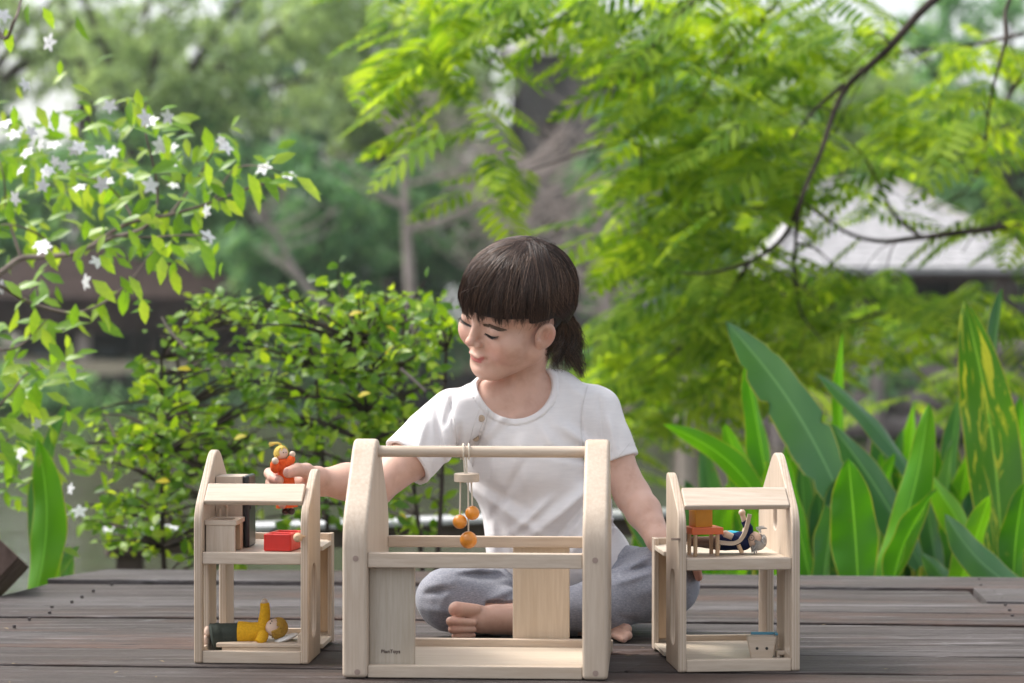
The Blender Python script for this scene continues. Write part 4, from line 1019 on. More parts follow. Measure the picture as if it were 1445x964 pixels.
def sph(az, el): return np.stack([np.sin(az)*np.cos(el), -np.cos(az)*np.cos(el), np.sin(el)], -1)   # az 0 = face
K = 16; tt = np.linspace(0, 1, K)[None, :, None]
def onhead(dirs, off):
    k0 = 1/np.sqrt(((dirs/HE_r)**2).sum(-1, keepdims=True)); p = HE_c+dirs*(k0+off); return HC+(p*HS) @ HR.T
allp = []
# fringe: from the crown forward
n = 3800; az = rng.uniform(-1.55, 1.55, n); cc_ = np.sort(rng.uniform(-1.6, 1.6, 44)); clump = cc_[np.abs(az[:, None]-cc_[None]).argmin(1)]; aze = az*.48+clump*.52+rng.normal(0, .022, n); lift = np.sin(clump*57.3)*.5+.5
el = -.045+rng.normal(0, .065, n)+.045*np.sin(clump*31)-.04*np.clip(1-np.abs(az-clump)/.05, 0, 1)
root = nrm(np.stack([np.sin(az)*.16+rng.normal(0, .10, n), .30-.42*np.cos(az)*.55+rng.normal(0, .10, n), np.full(n, .95)], -1))
mid = sph(az*.92+.06*np.sin(az*7), np.full(n, .62)); end = sph(aze, el)
path = nrm((1-tt)**2*root[:, None]+2*tt*(1-tt)*mid[:, None]*.9+tt**2*end[:, None])
off = rng.uniform(-.0012, .0030, n)[:, None, None]*(.4+.6*tt)+.0016*np.sin(tt*5+clump[:, None, None]*40)+(.0010+.0030*lift[:, None, None])*tt**3-.0010*np.clip(np.abs(az-clump)/.06, 0, 1)[:, None, None]*tt
allp.append(onhead(path, off))
# sides and back: swept to the tie
knot = nrm(np.array([.16, .90, -.58]))
n = 4600; az = rng.uniform(1.1, 2*PI-1.1, n); cc_ = np.sort(rng.uniform(1.0, 5.3, 60)); cl = cc_[np.abs(az[:, None]-cc_[None]).argmin(1)]; az = az*.5+cl*.5
root = nrm(np.stack([np.sin(az)*.18+rng.normal(0, .10, n), .30-.2*np.cos(az)+rng.normal(0, .10, n), np.full(n, .95)], -1))
fr_ = np.clip((np.abs(((az+PI) % (2*PI))-PI)-1.1)/.9, 0, 1)
m1 = sph(az, np.full(n, .45)+rng.normal(0, .05, n)); m2 = sph(az+np.where(az < PI, 1, -1)*.25*(1-fr_), -.03-.22*fr_+rng.normal(0, .05, n))
kn_ = nrm(knot+rng.normal(0, .06, (n, 3)))
path = nrm((1-tt)**3*root[:, None]+3*tt*(1-tt)**2*m1[:, None]*.95+3*tt**2*(1-tt)*m2[:, None]*.95+tt**3*kn_[:, None])
off = rng.uniform(-.0012, .0028, n)[:, None, None]+.0022*np.sin(tt*5+cl[:, None, None]*40)
allp.append(onhead(path, off))
HL = []
n = 520; az = rng.uniform(-2.6, 2.6, n); e1 = np.where(np.abs(az) < 1.4, -.03, -.15)+rng.normal(0, .10, n)
root = nrm(np.stack([np.sin(az)*.2+rng.normal(0, .12, n), .30-.3*np.cos(az)+rng.normal(0, .12, n), np.full(n, .95)], -1))
path = nrm((1-tt)**2*root[:, None]+2*tt*(1-tt)*sph(az+rng.normal(0, .12, n), np.full(n, .6))[:, None]*.9+tt**2*sph(az+rng.normal(0, .10, n), e1)[:, None])
SV, SF = strands(onhead(path, rng.uniform(.0014, .0048, n)[:, None, None]*(.3+.7*np.sin(tt*PI*.8))), .00032, .00010)
put('loose_strands', npmesh('loose_strands', SV, SF, m_hair('loose_brown_hair', (.05, .030, .022), (.16, .10, .07), .4)), hair)
# wisps in front of the ear
n = 130; az = rng.uniform(1.28, 1.62, n)*np.where(rng.random(n) < .5, 1, -1)
path = nrm((1-tt)*sph(az, np.full(n, .3))[:, None]+tt*sph(az+rng.normal(0, .10, n)*1.0, rng.uniform(-.55, -.20, n))[:, None])
allp.append(onhead(path, -.004-.006*tt+rng.uniform(0, .0015, n)[:, None, None]))
SV, SF = strands(np.concatenate(allp), .00038, .00012)
put('hair_strands', npmesh('hair_strands', SV, SF, HAIRM), hair)
# ponytail
n = 1500; kp_ = onhead(knot[None], .001)[0]
ends = []; P0 = kp_+rng.normal(0, .004, (n, 3)); pa_ = []
for i in range(n):
    g_ = rng.integers(0, 10); r_ = np.random.default_rng(100+g_)
    L_ = rng.uniform(.55, 1.0)*(1.25 if g_ == 0 else 1)
    c1 = np.array(tuple(W(800+r_.normal(0, 6), 474+r_.normal(0, 4), 3.475+r_.normal(0, .004)))); c2 = np.array(tuple(W(802+r_.normal(0, 11), 498+r_.normal(0, 5), 3.480+r_.normal(0, .008)))); c3 = np.array(tuple(W(797+r_.normal(0, 15), 527+r_.normal(0, 5), 3.48+r_.normal(0, .010))))
    if g_ == 0: c3 = np.array(tuple(W(820, 531, 3.47))); c2 = np.array(tuple(W(809, 500, 3.47)))
    if g_ == 9: c1 = np.array(tuple(W(788, 478, 3.455))); c2 = np.array(tuple(W(771, 497, 3.45))); c3 = np.array(tuple(W(790, 510, 3.455)))
    j = rng.normal(0, .0028, 3)
    Q_ = spline([P0[i], c1+j*1.3, c2+j*1.5, c3+j*1.0+rng.normal(0, .0010, 3)], K)
    Q_ = np.array([tuple(q) for q in Q_]); cut = min(K, max(6, int(K*L_))); Q_ = Q_[:cut]
    Q_ = np.stack([np.interp(np.linspace(0, 1, K), np.linspace(0, 1, cut), Q_[:, a]) for a in range(3)], 1)
    Q_[:, 0] += .0034*np.sin(np.linspace(0, 7, K)+g_*1.7); Q_[:, 1] += .003*np.cos(np.linspace(0, 7, K)+g_); pa_.append(Q_)
SV, SF = strands(np.array(pa_), .00048, .00015)
pony = put('ponytail', npmesh('ponytail', SV, SF, m_hair('ponytail_hair', (.020, .012, .008), (.10, .060, .038))), girl)
M().tube([Vector(kp_+np.array([math.cos(a), .3*math.sin(a), math.sin(a)])*.0072) for a in np.linspace(0, 2*PI, 20)], .0018, 8, False).obj('hair_tie', m_plain('dark_hair_tie', (.02, .015, .015), .7), pony)
# stray hairs
n = 260; az = rng.uniform(0, 2*PI, n); e0 = rng.uniform(.2, 1.3, n)
path = nrm((1-tt)*sph(az, e0)[:, None]+tt*sph(az+rng.normal(0, .5, n), e0-rng.uniform(.2, .7, n))[:, None])
fl = onhead(path, (rng.uniform(.001, .0075, n)[:, None, None])*np.sin(tt*PI*rng.uniform(.6, 1.0, n)[:, None, None]))
SV, SF = strands(fl, .00022, .00010); put('stray_hairs', npmesh('stray_hairs', SV, SF, HAIRM), hair)
# brows and lashes grown on the face
bvB = _b.BVHTree.FromPolygons([Vector(v) for v in BV], BQ.tolist())
def onface(x, z, off=.0003):
    o = Vector(H(x, -.15, z)); d = Vector(H(x, 0, z))-o; d.normalize()
    h, n_, i, _ = bvB.ray_cast(o, d)
    return np.array(h+n_*off)
BROW = m_hair('brow_hair', (.055, .032, .022), (.14, .09, .06), .8)
for s in (-1, 1):
    ps = []
    for i in range(460):
        u = rng.random(); x = s*(.0135+.0280*u); z = -.0060+.0045*math.sin(u*2.4)*1.0-.002*u+rng.normal(0, .0017)*(1-.5*u)
        L_ = .0055; dx = s*(.6+.4*u)*L_; dz = .0022*(1-1.6*u)
        ps.append(np.array([onface(x+dx*t, z+dz*t, .0004) for t in np.linspace(0, 1, 4)]))
    SV, SF = strands(np.array(ps), .00036, .00012); put('eyebrow', npmesh('eyebrow', SV, SF, BROW), body)
    ps = []
    for i in range(46):
        u = i/45; x = s*(.0160+.0260*u); z = -.0190-.0018*math.sin(u*PI)+.0045*u
        a = onface(x, z, .0004); out = HR @ np.array([s*(.2+.6*(u-.3)), -.8, -.62]); out /= np.linalg.norm(out)
        L_ = .0035+.0030*u
        ps.append(np.array([a+out*L_*t+HR @ np.array([0, 0, .0010*t*t]) for t in np.linspace(0, 1, 4)]))
    SV, SF = strands(np.array(ps), .00030, .00008); put('eyelashes', npmesh('eyelashes', SV, SF, m_hair('lash_hair', (.008, .006, .005), (.012, .008, .007), .6)), body)
    M().tube([Vector(onface(s*(.0145+.0285*u), -.0190-.0018*math.sin(u*PI)+.0045*u, .0001)) for u in np.linspace(0, 1, 14)], [.00015]+[.00034]*12+[.0002], 6).obj('lash_line', CAPM, body)
# ================================================================ VEGETATION
BARK = m_bark('grey_bark', (.09, .07, .06), (.26, .21, .18), 18); DKBARK = m_bark('dark_bark', (.025, .020, .018), (.09, .07, .06), 25)
PALEB = m_bark('pale_bark', (.22, .18, .16), (.42, .36, .33), 6)
G_SHRUB = m_leaf('shrub_leaf', [(.15, (.035, .10, .010)), (.40, (.10, .24, .016)), (.72, (.25, .43, .03)), (.9, (.40, .54, .07))], .52, .36, .4)
G_BRIGHT = m_leaf('bright_leaf', [(.15, (.085, .22, .03)), (.5, (.19, .38, .04)), (.85, (.36, .52, .09))], .50, .35, .5)
G_YEL = m_leaf('yellow_leaf', [(.2, (.42, .40, .02)), (.8, (.58, .48, .03))], .4, .5, .3)
G_ACA = m_leaf('feathery_leaf', [(.15, (.035, .095, .014)), (.40, (.13, .27, .028)), (.85, (.33, .48, .06))], .60, .6, .12, scale=.9)
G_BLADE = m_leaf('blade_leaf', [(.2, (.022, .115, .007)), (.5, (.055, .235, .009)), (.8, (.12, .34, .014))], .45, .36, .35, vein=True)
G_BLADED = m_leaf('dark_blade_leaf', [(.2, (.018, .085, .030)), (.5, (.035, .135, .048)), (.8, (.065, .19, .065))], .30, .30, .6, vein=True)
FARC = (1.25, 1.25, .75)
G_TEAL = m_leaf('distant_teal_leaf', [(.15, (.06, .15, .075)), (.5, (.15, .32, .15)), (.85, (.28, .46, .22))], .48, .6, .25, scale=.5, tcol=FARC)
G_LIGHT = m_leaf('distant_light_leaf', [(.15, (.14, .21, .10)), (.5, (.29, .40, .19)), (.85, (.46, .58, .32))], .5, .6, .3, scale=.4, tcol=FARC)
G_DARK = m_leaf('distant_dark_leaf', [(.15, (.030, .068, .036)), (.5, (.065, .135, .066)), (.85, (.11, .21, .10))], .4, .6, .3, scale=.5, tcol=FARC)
PETAL = m_plain('white_petal', (.80, .80, .80), .6, .04, 50)

def limb(m, P, r0, r1, n=10, sides=6): m.tube(spline(P, n), list(np.linspace(r0, r1, n)), sides)

# ---------------------------------------------------------------- far bank trees
def far_tree(px, py_top, py_low, wpx, d, leafm, label, n=5200, ls=.17, barkm=None, group='trees on the far bank', base_px=None, cat='tree', flat=.75):
    """trunk, limbs and a crown of leaf clumps with gaps; given where it shows and how far it stands"""
    topz = W(px, py_top, d).z; lowz = W(px, py_low, d).z; cx = W(px, 0, d).x; R_ = wpx/2*d/FPX
    gr = gz(cx, d); bxp = W(base_px, 0, d).x if base_px is not None else cx+random.uniform(-.3, .3)*R_
    t = empty('tree', (bxp, d, gr), label, cat, group); czv = (topz+lowz)/2; rz = (topz-lowz)/2
    m = M(); fork = Vector((bxp+random.uniform(-.2, .2), d, max(gr+.6, lowz-.2))); tr = max(.05, .035*(topz-gr))
    m.tube(spline([Vector((bxp, d, gr-.1)), Vector((bxp+random.uniform(-.15, .15), d, (gr+fork.z)/2)), fork], 8), list(np.linspace(tr*1.3, tr*.8, 8)), 9)
    m.obj('trunk', barkm or DKBARK, t)
    clumps = []
    nl = 9; m = M()
    for i in range(nl):
        a = 2*PI*i/nl+random.uniform(-.3, .3); rr = random.uniform(.55, .95)
        e = Vector((cx+R_*rr*math.cos(a), d+R_*flat*rr*math.sin(a), czv+rz*random.uniform(-.5, .8)))
        limb(m, [fork, fork.lerp(e, .5)+Vector((0, 0, .15*rz)), e], tr*.5, tr*.10, 8, 5)
        for s in np.linspace(.35, 1, 5):
            p = fork.lerp(e, s); clumps.append((p+Vector((random.gauss(0, .16*R_), random.gauss(0, .14*R_), random.gauss(0, .22*rz))), random.uniform(.10, .24)*R_))
    m.obj('limbs', barkm or DKBARK, t)
    while len(clumps) < 85:
        v = unit(1)[0]*rng.uniform(.35, 1.0)**.5; clumps.append((Vector((cx+v[0]*R_, d+v[1]*R_*flat, czv+v[2]*rz)), random.uniform(.10, .22)*R_))
    C = np.array([tuple(c[0]) for c in clumps]); S = np.array([c[1] for c in clumps])
    ix = rng.integers(0, len(C), n); off = unit(n)*rng.uniform(.2, 1.0, n)[:, None]**.5; off[:, 2] *= .6
    P = C[ix]+off*S[ix][:, None]
    V_, F_ = leaves(P, unit(n, -.2), unit(n, 1.0), ls*rng.uniform(.6, 1.3, n), ls*.6*rng.uniform(.7, 1.2, n), segs=2)
    put('crown', npmesh('crown', V_, F_, leafm), t); return t
# wall of evergreens that closes the view, each a tree
hz = [(-160, 120, 520, 520, 50), (180, 150, 500, 460, 52), (470, 20, 480, 480, 50), (760, -40, 460, 470, 53), (1030, 40, 470, 470, 50), (1290, 100, 480, 420, 52), (1560, 60, 500, 480, 50)]
nm = ['tall dark evergreen at the far left edge beyond the pond', 'dark evergreen filling the gap behind the brown pavilion', 'dark evergreen behind the teal trees left of the child', 'tall dark evergreen behind the weathered tower',
      'dark evergreen behind the pale roofed pavilion ridge', 'dark evergreen beyond the pale roofed pavilion', 'dark evergreen at the far right edge beyond the pond']
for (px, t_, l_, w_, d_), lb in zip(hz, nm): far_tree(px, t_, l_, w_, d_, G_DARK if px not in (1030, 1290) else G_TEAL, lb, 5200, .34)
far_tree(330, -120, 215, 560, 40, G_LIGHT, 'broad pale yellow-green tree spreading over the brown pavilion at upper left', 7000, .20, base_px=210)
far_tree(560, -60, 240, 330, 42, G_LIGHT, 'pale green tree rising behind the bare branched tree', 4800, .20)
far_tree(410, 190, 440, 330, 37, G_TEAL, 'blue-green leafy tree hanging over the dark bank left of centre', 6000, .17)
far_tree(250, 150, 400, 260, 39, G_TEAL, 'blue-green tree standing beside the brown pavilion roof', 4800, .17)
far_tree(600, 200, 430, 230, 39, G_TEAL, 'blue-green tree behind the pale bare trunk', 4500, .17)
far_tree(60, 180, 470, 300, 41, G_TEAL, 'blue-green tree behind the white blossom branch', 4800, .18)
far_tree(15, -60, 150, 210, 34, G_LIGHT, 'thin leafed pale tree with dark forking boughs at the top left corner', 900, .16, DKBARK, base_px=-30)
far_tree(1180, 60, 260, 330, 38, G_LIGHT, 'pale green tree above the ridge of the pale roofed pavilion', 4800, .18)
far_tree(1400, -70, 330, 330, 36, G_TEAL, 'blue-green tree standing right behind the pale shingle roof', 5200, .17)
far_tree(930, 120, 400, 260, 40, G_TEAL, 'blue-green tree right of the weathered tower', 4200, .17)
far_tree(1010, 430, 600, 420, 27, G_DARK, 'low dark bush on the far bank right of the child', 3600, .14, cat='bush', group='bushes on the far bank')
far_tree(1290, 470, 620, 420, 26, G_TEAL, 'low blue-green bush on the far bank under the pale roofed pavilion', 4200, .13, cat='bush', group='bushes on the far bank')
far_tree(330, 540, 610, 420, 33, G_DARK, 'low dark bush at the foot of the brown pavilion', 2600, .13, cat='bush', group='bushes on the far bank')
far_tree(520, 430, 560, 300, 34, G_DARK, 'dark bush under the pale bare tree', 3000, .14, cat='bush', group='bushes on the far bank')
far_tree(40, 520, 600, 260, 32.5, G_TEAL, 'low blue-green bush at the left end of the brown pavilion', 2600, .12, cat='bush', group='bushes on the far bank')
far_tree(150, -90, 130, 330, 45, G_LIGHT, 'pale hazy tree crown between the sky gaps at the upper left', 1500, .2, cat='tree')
# bare trees
def bare(px, py_b, d, hpx, lean, seed, label, nb=14, r0=.09, mt_=PALEB, spread=1.0):
    rr = random.Random(seed); b = W(px, py_b, d); t = empty('bare_tree', b, label, 'tree', 'bare trees on the far bank'); h = hpx*d/FPX
    top = b+Vector((lean*h, 0, h)); m = M(); TP = [b, b.lerp(top, .4)+Vector((rr.uniform(-.1, .1), 0, 0)), b.lerp(top, .75)+Vector((rr.uniform(-.1, .1), 0, 0)), top]
    tp = spline(TP, 12); m.tube(tp, list(np.linspace(r0, r0*.3, 12)), 8); m.obj('trunk', mt_, t)
    for i in range(nb):
        k = rr.randint(3, 11); s = tp[k]; a = rr.choice((-1, 1))*rr.uniform(.5, 1.2); L_ = h*rr.uniform(.25, .55)*spread; m = M()
        e = s+Vector((math.sin(a)*L_, rr.uniform(-.5, .5)*L_, math.cos(a)*L_*.8)); mdp = s.lerp(e, .5)+Vector((0, 0, -.06*L_))
        limb(m, [s, mdp, e], r0*.38, r0*.08, 7, 5)
        for j in range(5):
            q = s.lerp(e, rr.uniform(.3, 1)); m.tube(spline([q, q+Vector((rr.uniform(-.4, .4)*L_*.6, rr.uniform(-.2, .2)*L_, rr.uniform(.0, .5)*L_*.6))], 3), [r0*.12, r0*.08, r0*.04], 4)
        m.obj('branch', mt_, t)
    return t
bare(583, 470, 33, 330, -.02, 4, 'pale slender bare tree rising left of the head of the child', 16, .085)
bare(680, 480, 36, 250, .25, 9, 'grey bare tangled tree just left of the hair of the child', 26, .09, spread=1.3)
bare(870, 520, 31, 230, -.15, 12, 'pale crooked bare tree right behind the hair of the child', 20, .10, spread=1.2)
bare(800, 480, 35, 260, -.35, 15, 'leaning bare tree with drooping twigs behind the head of the child', 26, .085, spread=1.4)
bare(470, 450, 34, 160, -.7, 21, 'fallen looking grey bare tree slanting over the dark bank', 10, .06)

# ---------------------------------------------------------------- buildings across the pond
BRN = m_bark('dark_brown_boards', (.020, .012, .011), (.055, .034, .030), 4); GLS = m_plain('window_glass', (.05, .07, .08), .08, .2, 3, 0, .8)
WALLD = m_bark('dark_plank_wall', (.02, .017, .017), (.05, .042, .04), 5)  # one dark plank tone for the back walls and the waterside planks
d0 = 37; q = lambda px, py, d=d0: W(px, py, d)
base = gz(q(260, 0).x, d0)
pv = empty('pavilion', (q(260, 0).x, d0, base), 'long dark brown open pavilion with wide fascia on the far bank at left', 'pavilion')
x0, x1 = q(-40, 0).x, q(430, 0).x; ze0, ze1 = q(0, 470).z, q(0, 420).z; zr = q(0, 345).z
V_ = [(x0, d0-.2, ze1), (x1, d0-.2, ze1), (x1+.1, d0+4, ze1), (x0, d0+4, ze1), (x0+.5, d0+1.9, zr), (x1-.8, d0+1.9, zr)]
V_ += [(x, y, z-.10) for x, y, z in V_]
M().add(V_, [(0, 1, 5, 4), (1, 2, 5), (2, 3, 4, 5), (3, 0, 4), (7, 6, 10, 11), (8, 7, 11), (9, 8, 11, 10), (6, 9, 10), (0, 6, 7, 1), (1, 7, 8, 2), (2, 8, 9, 3), (3, 9, 6, 0)]).obj('roof', BRN, pv, smooth=False)
M().box(((x0+x1)/2, d0-.12, (ze0+ze1)/2), (x1-x0, .10, ze1-ze0), bev=.01).obj('fascia', BRN, pv)
wl = M().box(((x0+x1)/2, d0+3.6, (base+ze1)/2), (x1-x0, .12, ze1-base)).obj('back_wall', WALLD, pv)
for x in (60, 150, 205, 300, 370):
    wx = q(x, 0, d0+3.5).x; M().box((wx, d0+3.52, q(0, 505, d0+3.5).z), (.42, .05, .42), bev=.01).obj('window_frame', BRN, wl); M().box((wx, d0+3.49, q(0, 505, d0+3.5).z), (.34, .03, .34)).obj('pane', GLS, wl)
for x, mt_ in ((-20, BRN), (118, PALEB), (215, BRN), (318, BRN), (405, BRN)):
    M().tube([(q(x, 0).x, d0, base-.1), (q(x, 0).x, d0, ze1)], .11 if mt_ is PALEB else .07, 10).obj('post', mt_, pv)
M().box(((x0+x1)/2, d0+1.7, q(0, 575).z), (x1-x0, 3.8, .10)).obj('floor', BRN, pv)
for a, b_ in ((-38, 116), (120, 213), (218, 316), (321, 403)):
    M().box(((q(a, 0).x+q(b_, 0).x)/2, d0, q(0, 545).z), (q(b_, 0).x-q(a, 0).x-.2, .05, .05)).obj('rail', BRN, pv)
for x, c_ in ((190, (.45, .52, .55)), (95, (.35, .45, .5)), (270, (.3, .12, .08))):
    tt_ = q(x, 560, d0+1.2); M().box(tt_+Vector((0, 0, .18)), (.32, .30, .36), bev=.03).ball(tt_+Vector((0, 0, .42)), (.13, .13, .07), 12, 8).obj('storage_drum', m_plain('drum_paint', c_, .5), label={190: 'pale blue drum standing inside the brown pavilion right of the pale post', 95: 'blue-grey drum standing inside the brown pavilion left of the pale post', 270: 'red-brown drum standing inside the brown pavilion'}[x], cat='drum')

# pale shingled pavilion at right
SHG = m_plain('pale_shingle', (.42, .41, .42), .85, .25, 8, .4); SHG2 = m_plain('ridge_tile', (.33, .31, .30), .8, .2, 8)
d1 = 28; qq = lambda px, py, d=d1: W(px, py, d)
base = gz(qq(1300, 0).x, d1); 
pr = empty('pavilion', (qq(1300, 0).x, d1, min(base, -1.0)), 'grey shingle hip roofed pavilion on the far bank at right', 'pavilion')
ez = qq(0, 379).z; rz_ = qq(0, 262, d1+2.4).z
xl, xr, yf, yb = qq(1085, 0).x, qq(1490, 0).x, d1, d1+4.8; rl_, rr_ = qq(1150, 0, d1+2.4).x, qq(1268, 0, d1+2.4).x; ym = d1+2.4
rf = M()
V_ = [(xl, yf, ez), (xr, yf, ez), (xr, yb, ez), (xl, yb, ez), (rl_, ym, rz_), (rr_, ym, rz_)]; V_ += [(x, y, z-.07) for x, y, z in V_]
roof = rf.add(V_, [(0, 1, 5, 4), (1, 2, 5), (2, 3, 4, 5), (3, 0, 4), (7, 6, 10, 11), (8, 7, 11), (9, 8, 11, 10), (6, 9, 10), (0, 6, 7, 1), (1, 7, 8, 2), (2, 8, 9, 3), (3, 9, 6, 0)]).obj('roof', SHG, pr, smooth=False)
# courses of shingles, each a strip lifted at its lower edge
m = M(); A0, A1, B0, B1 = Vector(V_[0]), Vector(V_[4]), Vector(V_[1]), Vector(V_[5]); nC = 16
nn = (B0-A0).cross(A1-A0).normalized()
for i in range(nC):
    a, b_ = A0.lerp(A1, i/nC), A0.lerp(A1, (i+1.05)/nC); c_, e_ = B0.lerp(B1, i/nC), B0.lerp(B1, (i+1.05)/nC); K_ = 34
    for k in range(K_):
        p = [a.lerp(c_, (k+.04)/K_), a.lerp(c_, (k+.96)/K_), b_.lerp(e_, (k+.96)/K_), b_.lerp(e_, (k+.04)/K_)]; h_ = .022+random.uniform(0, .010)
        m.add([p[0]+nn*.004, p[1]+nn*.004, p[2]+nn*.004, p[3]+nn*.004, p[0]+nn*h_, p[1]+nn*h_, p[2]+nn*.008, p[3]+nn*.008], [(4, 5, 6, 7), (0, 1, 5, 4), (1, 2, 6, 5), (3, 0, 4, 7)])
m.obj('shingles', SHG, roof, smooth=False, kind='stuff')
M().tube([(rl_-.05, ym, rz_+.02), (rr_+.05, ym, rz_+.02)], .06, 8).obj('ridge_cap', SHG2, roof)
for a in ((xl, yf), (xr, yf)):
    M().tube([(a[0], a[1], ez+.02), ((rl_ if a[0] == xl else rr_), ym, rz_+.02)], .045, 8).obj('hip_cap', SHG2, roof)
M().box(((xl+xr)/2, yf+.03, ez-.10), (xr-xl, .06, .11)).obj('fascia', BRN, pr)
for x in (xl+.25, (xl*2+xr)/3, (xl+xr*2)/3, xr-.25):
    M().tube([(x, yf+.2, min(base, -1.0)), (x, yf+.2, ez-.02)], .07, 8).obj('post', BRN, pr)
M().box(((xl+xr)/2, yb-.3, (ez+min(base, -1.0))/2), (xr-xl-.3, .1, ez-min(base, -1.0)-.05)).obj('back_wall', WALLD, pr)
M().box(((xl+xr)/2, (yf+yb)/2, -.55), (xr-xl-.1, yb-yf-.2, .10)).obj('floor', BRN, pr)

# weathered tower seen through the leaves
WTH = m_bark('weathered_grey_boards', (.09, .075, .075), (.21, .185, .19), 3)
d2 = 44; a, b_ = W(722, 0, d2).x, W(872, 0, d2).x; zt = W(0, 78, d2).z; bs = gz(0, d2)
tw = empty('tower', ((a+b_)/2, d2, bs), 'tall weathered grey timber tower behind the tree branches above the child', 'tower')
M().box(((a+b_)/2, d2+.9, (zt+bs)/2), (b_-a-.1, 1.7, zt-bs), bev=.02).obj('wall', WTH, tw)
for k in range(26):
    z = bs+.3+k*(zt-bs-.3)/26; M().box(((a+b_)/2, d2+.04, z+.09), (b_-a, .04+.03*random.random(), .15), bev=.01).obj('board', WTH, tw)
for x in (a+.05, b_-.05): M().box((x, d2-.02, (zt+bs)/2), (.12, .12, zt-bs+.1)).obj('corner_post', BRN, tw)
for z in (.72, .46): M().box((a+.75, d2-.01, bs+(zt-bs)*z), (.42, .06, .62)).obj('shutter', BRN, tw)
V_ = [(a-.25, d2-.3, zt), (b_+.25, d2-.3, zt), (b_+.25, d2+2.1, zt), (a-.25, d2+2.1, zt), ((a+b_)/2, d2+.9, zt+.9)]
M().add(V_, [(0, 1, 4), (1, 2, 4), (2, 3, 4), (3, 0, 4), (3, 2, 1, 0)]).obj('roof', SHG2, tw, smooth=False)
# bank wall of logs at the water
LOG = m_bark('grey_log', (.10, .085, .08), (.28, .24, .23), 6)
rw = empty('retaining_wall', (W(1200, 0, 25).x, 25, -1.2), 'low grey log retaining wall at the water edge behind the broad leaved plants', 'wall')
for k, zz in enumerate((-.74, -.48, -.22, .04)):
    M().tube([(W(950, 0, 25).x, 25.1, zz), (W(1250, 0, 25).x, 25.0+.05*k, zz+.02), (W(1560, 0, 25).x, 25.1, zz)], .13, 8).obj('log', LOG, rw)
for x in (968, 1100, 1240, 1390): M().tube([(W(x, 0, 24.8).x, 24.8, -1.4), (W(x, 0, 24.8).x, 24.8, .28)], .085, 9).obj('post', PALEB if x == 968 else LOG, rw)
bk = empty('retaining_wall', (W(400, 0, 33).x, 33, -1.2), 'dark plank retaining wall along the water below the brown pavilion', 'wall')
for k in range(26):
    xx = W(-60+k*30, 0, 33).x; M().box((xx, 33+.03*random.random(), -.72), (.275, .06, .62+.06*random.random()), bev=.01).obj('plank', WALLD, bk)

# ---------------------------------------------------------------- feathery tree, foreground right
def frond(P, Dr, Nn, L, seed=0, npair=9):
    """one bipinnate leaf: curved rachis with pairs of leaflet-fringed pinnae"""
    Dr = Dr.normalized(); S = Dr.cross(Nn).normalized(); Nn = S.cross(Dr)
    b = []; 
    for i in range(npair):
        t = .14+.86*i/(npair-1); p = P+Dr*L*t-Nn*L*.22*t*t; l_ = L*.36*math.sin(PI*(.18+.80*t))**.8
        for s in (-1, 1):
            d_ = (S*s+Dr*(.42+.5*t)-Nn*.20).normalized(); b.append((p, d_, Nn, l_, L*.088))
    b.append((P, Dr, Nn, L, L*.014)); return b
at_ = empty('feathery_tree', (2.75, 6.6, -.75), 'large feathery leaved tree reaching in from the right with drooping branches', 'tree')
M().tube(spline([Vector((2.75, 6.6, -.8)), Vector((2.70, 6.6, .4)), Vector((2.55, 6.5, 1.4)), Vector((2.3, 6.4, 2.2))], 14), list(np.linspace(.16, .10, 14)), 12).obj('trunk', DKBARK, at_)
brs = []   # px polylines with depth
BR = [([(1560, -60), (1400, -40), (1318, 0), (1250, 72), (1190, 130), (1158, 215), (1130, 285), (1120, 372)], 6.2, .017),
      ([(1190, 120), (1150, 155), (1118, 195)], 6.2, .008),
      ([(1130, 285), (1105, 335), (1060, 368), (1000, 385), (945, 384)], 6.2, .009),
      ([(1560, 330), (1445, 318), (1380, 325), (1300, 335), (1240, 340), (1190, 325), (1120, 275)], 6.6, .014),
      ([(1445, 48), (1360, 65), (1270, 75), (1180, 110)], 7.0, .008),
      ([(1500, -80), (1425, 0), (1418, 60), (1400, 130), (1390, 200)], 6.0, .008),
      ([(1200, -90), (1060, -40), (975, 5), (930, 55), (900, 95), (888, 140)], 6.4, .012),
      ([(930, 55), (870, 90), (850, 135)], 6.4, .006),
      ([(1060, -40), (900, -30), (820, 5), (770, 38), (720, 42), (690, 90)], 6.6, .010),
      ([(1300, 335), (1260, 300), (1225, 230), (1200, 200)], 6.9, .008),
      ([(1445, 100), (1400, 180), (1370, 260), (1310, 300)], 7.2, .008),
      ([(1120, 372), (1130, 440), (1160, 480)], 6.4, .006), ([(1060, 368), (1000, 450), (950, 500), (900, 540)], 6.8, .007),
      ([(900, 180), (905, 240), (900, 330)], 6.6, .005), ([(1560, 480), (1400, 470), (1280, 440), (1180, 460), (1080, 500)], 7.4, .010), ([(800, -60), (690, -20), (620, 40), (585, 110)], 6.8, .008),
      ([(1100, 0), (1020, 90), (960, 170), (840, 210), (720, 250)], 6.9, .008), ([(1120, 290), (1000, 300), (900, 330), (860, 380)], 7.0, .008)]
for pts, d_, r_ in BR:
    m = M(); S = spline([W(x, y, d_-.45+.12*math.sin(i*1.9)) for i, (x, y) in enumerate(pts)], 8*len(pts)); m.tube(S, list(np.linspace(r_*.78, r_*.22, len(S))), 7)
    for k in range(len(pts)):
        p = S[random.randrange(4, len(S))]; L_ = random.uniform(.08, .22); r_ = r_*.93; e = p+Vector((random.uniform(-1, 1), random.uniform(-.6, .6), random.uniform(-.9, .2)))*L_
        m.tube(spline([p, p.lerp(e, .5)+Vector((0, 0, .02)), e], 5), [r_*.22, r_*.18, r_*.15, r_*.12, r_*.1], 5)
    m.obj('branch', DKBARK, at_)
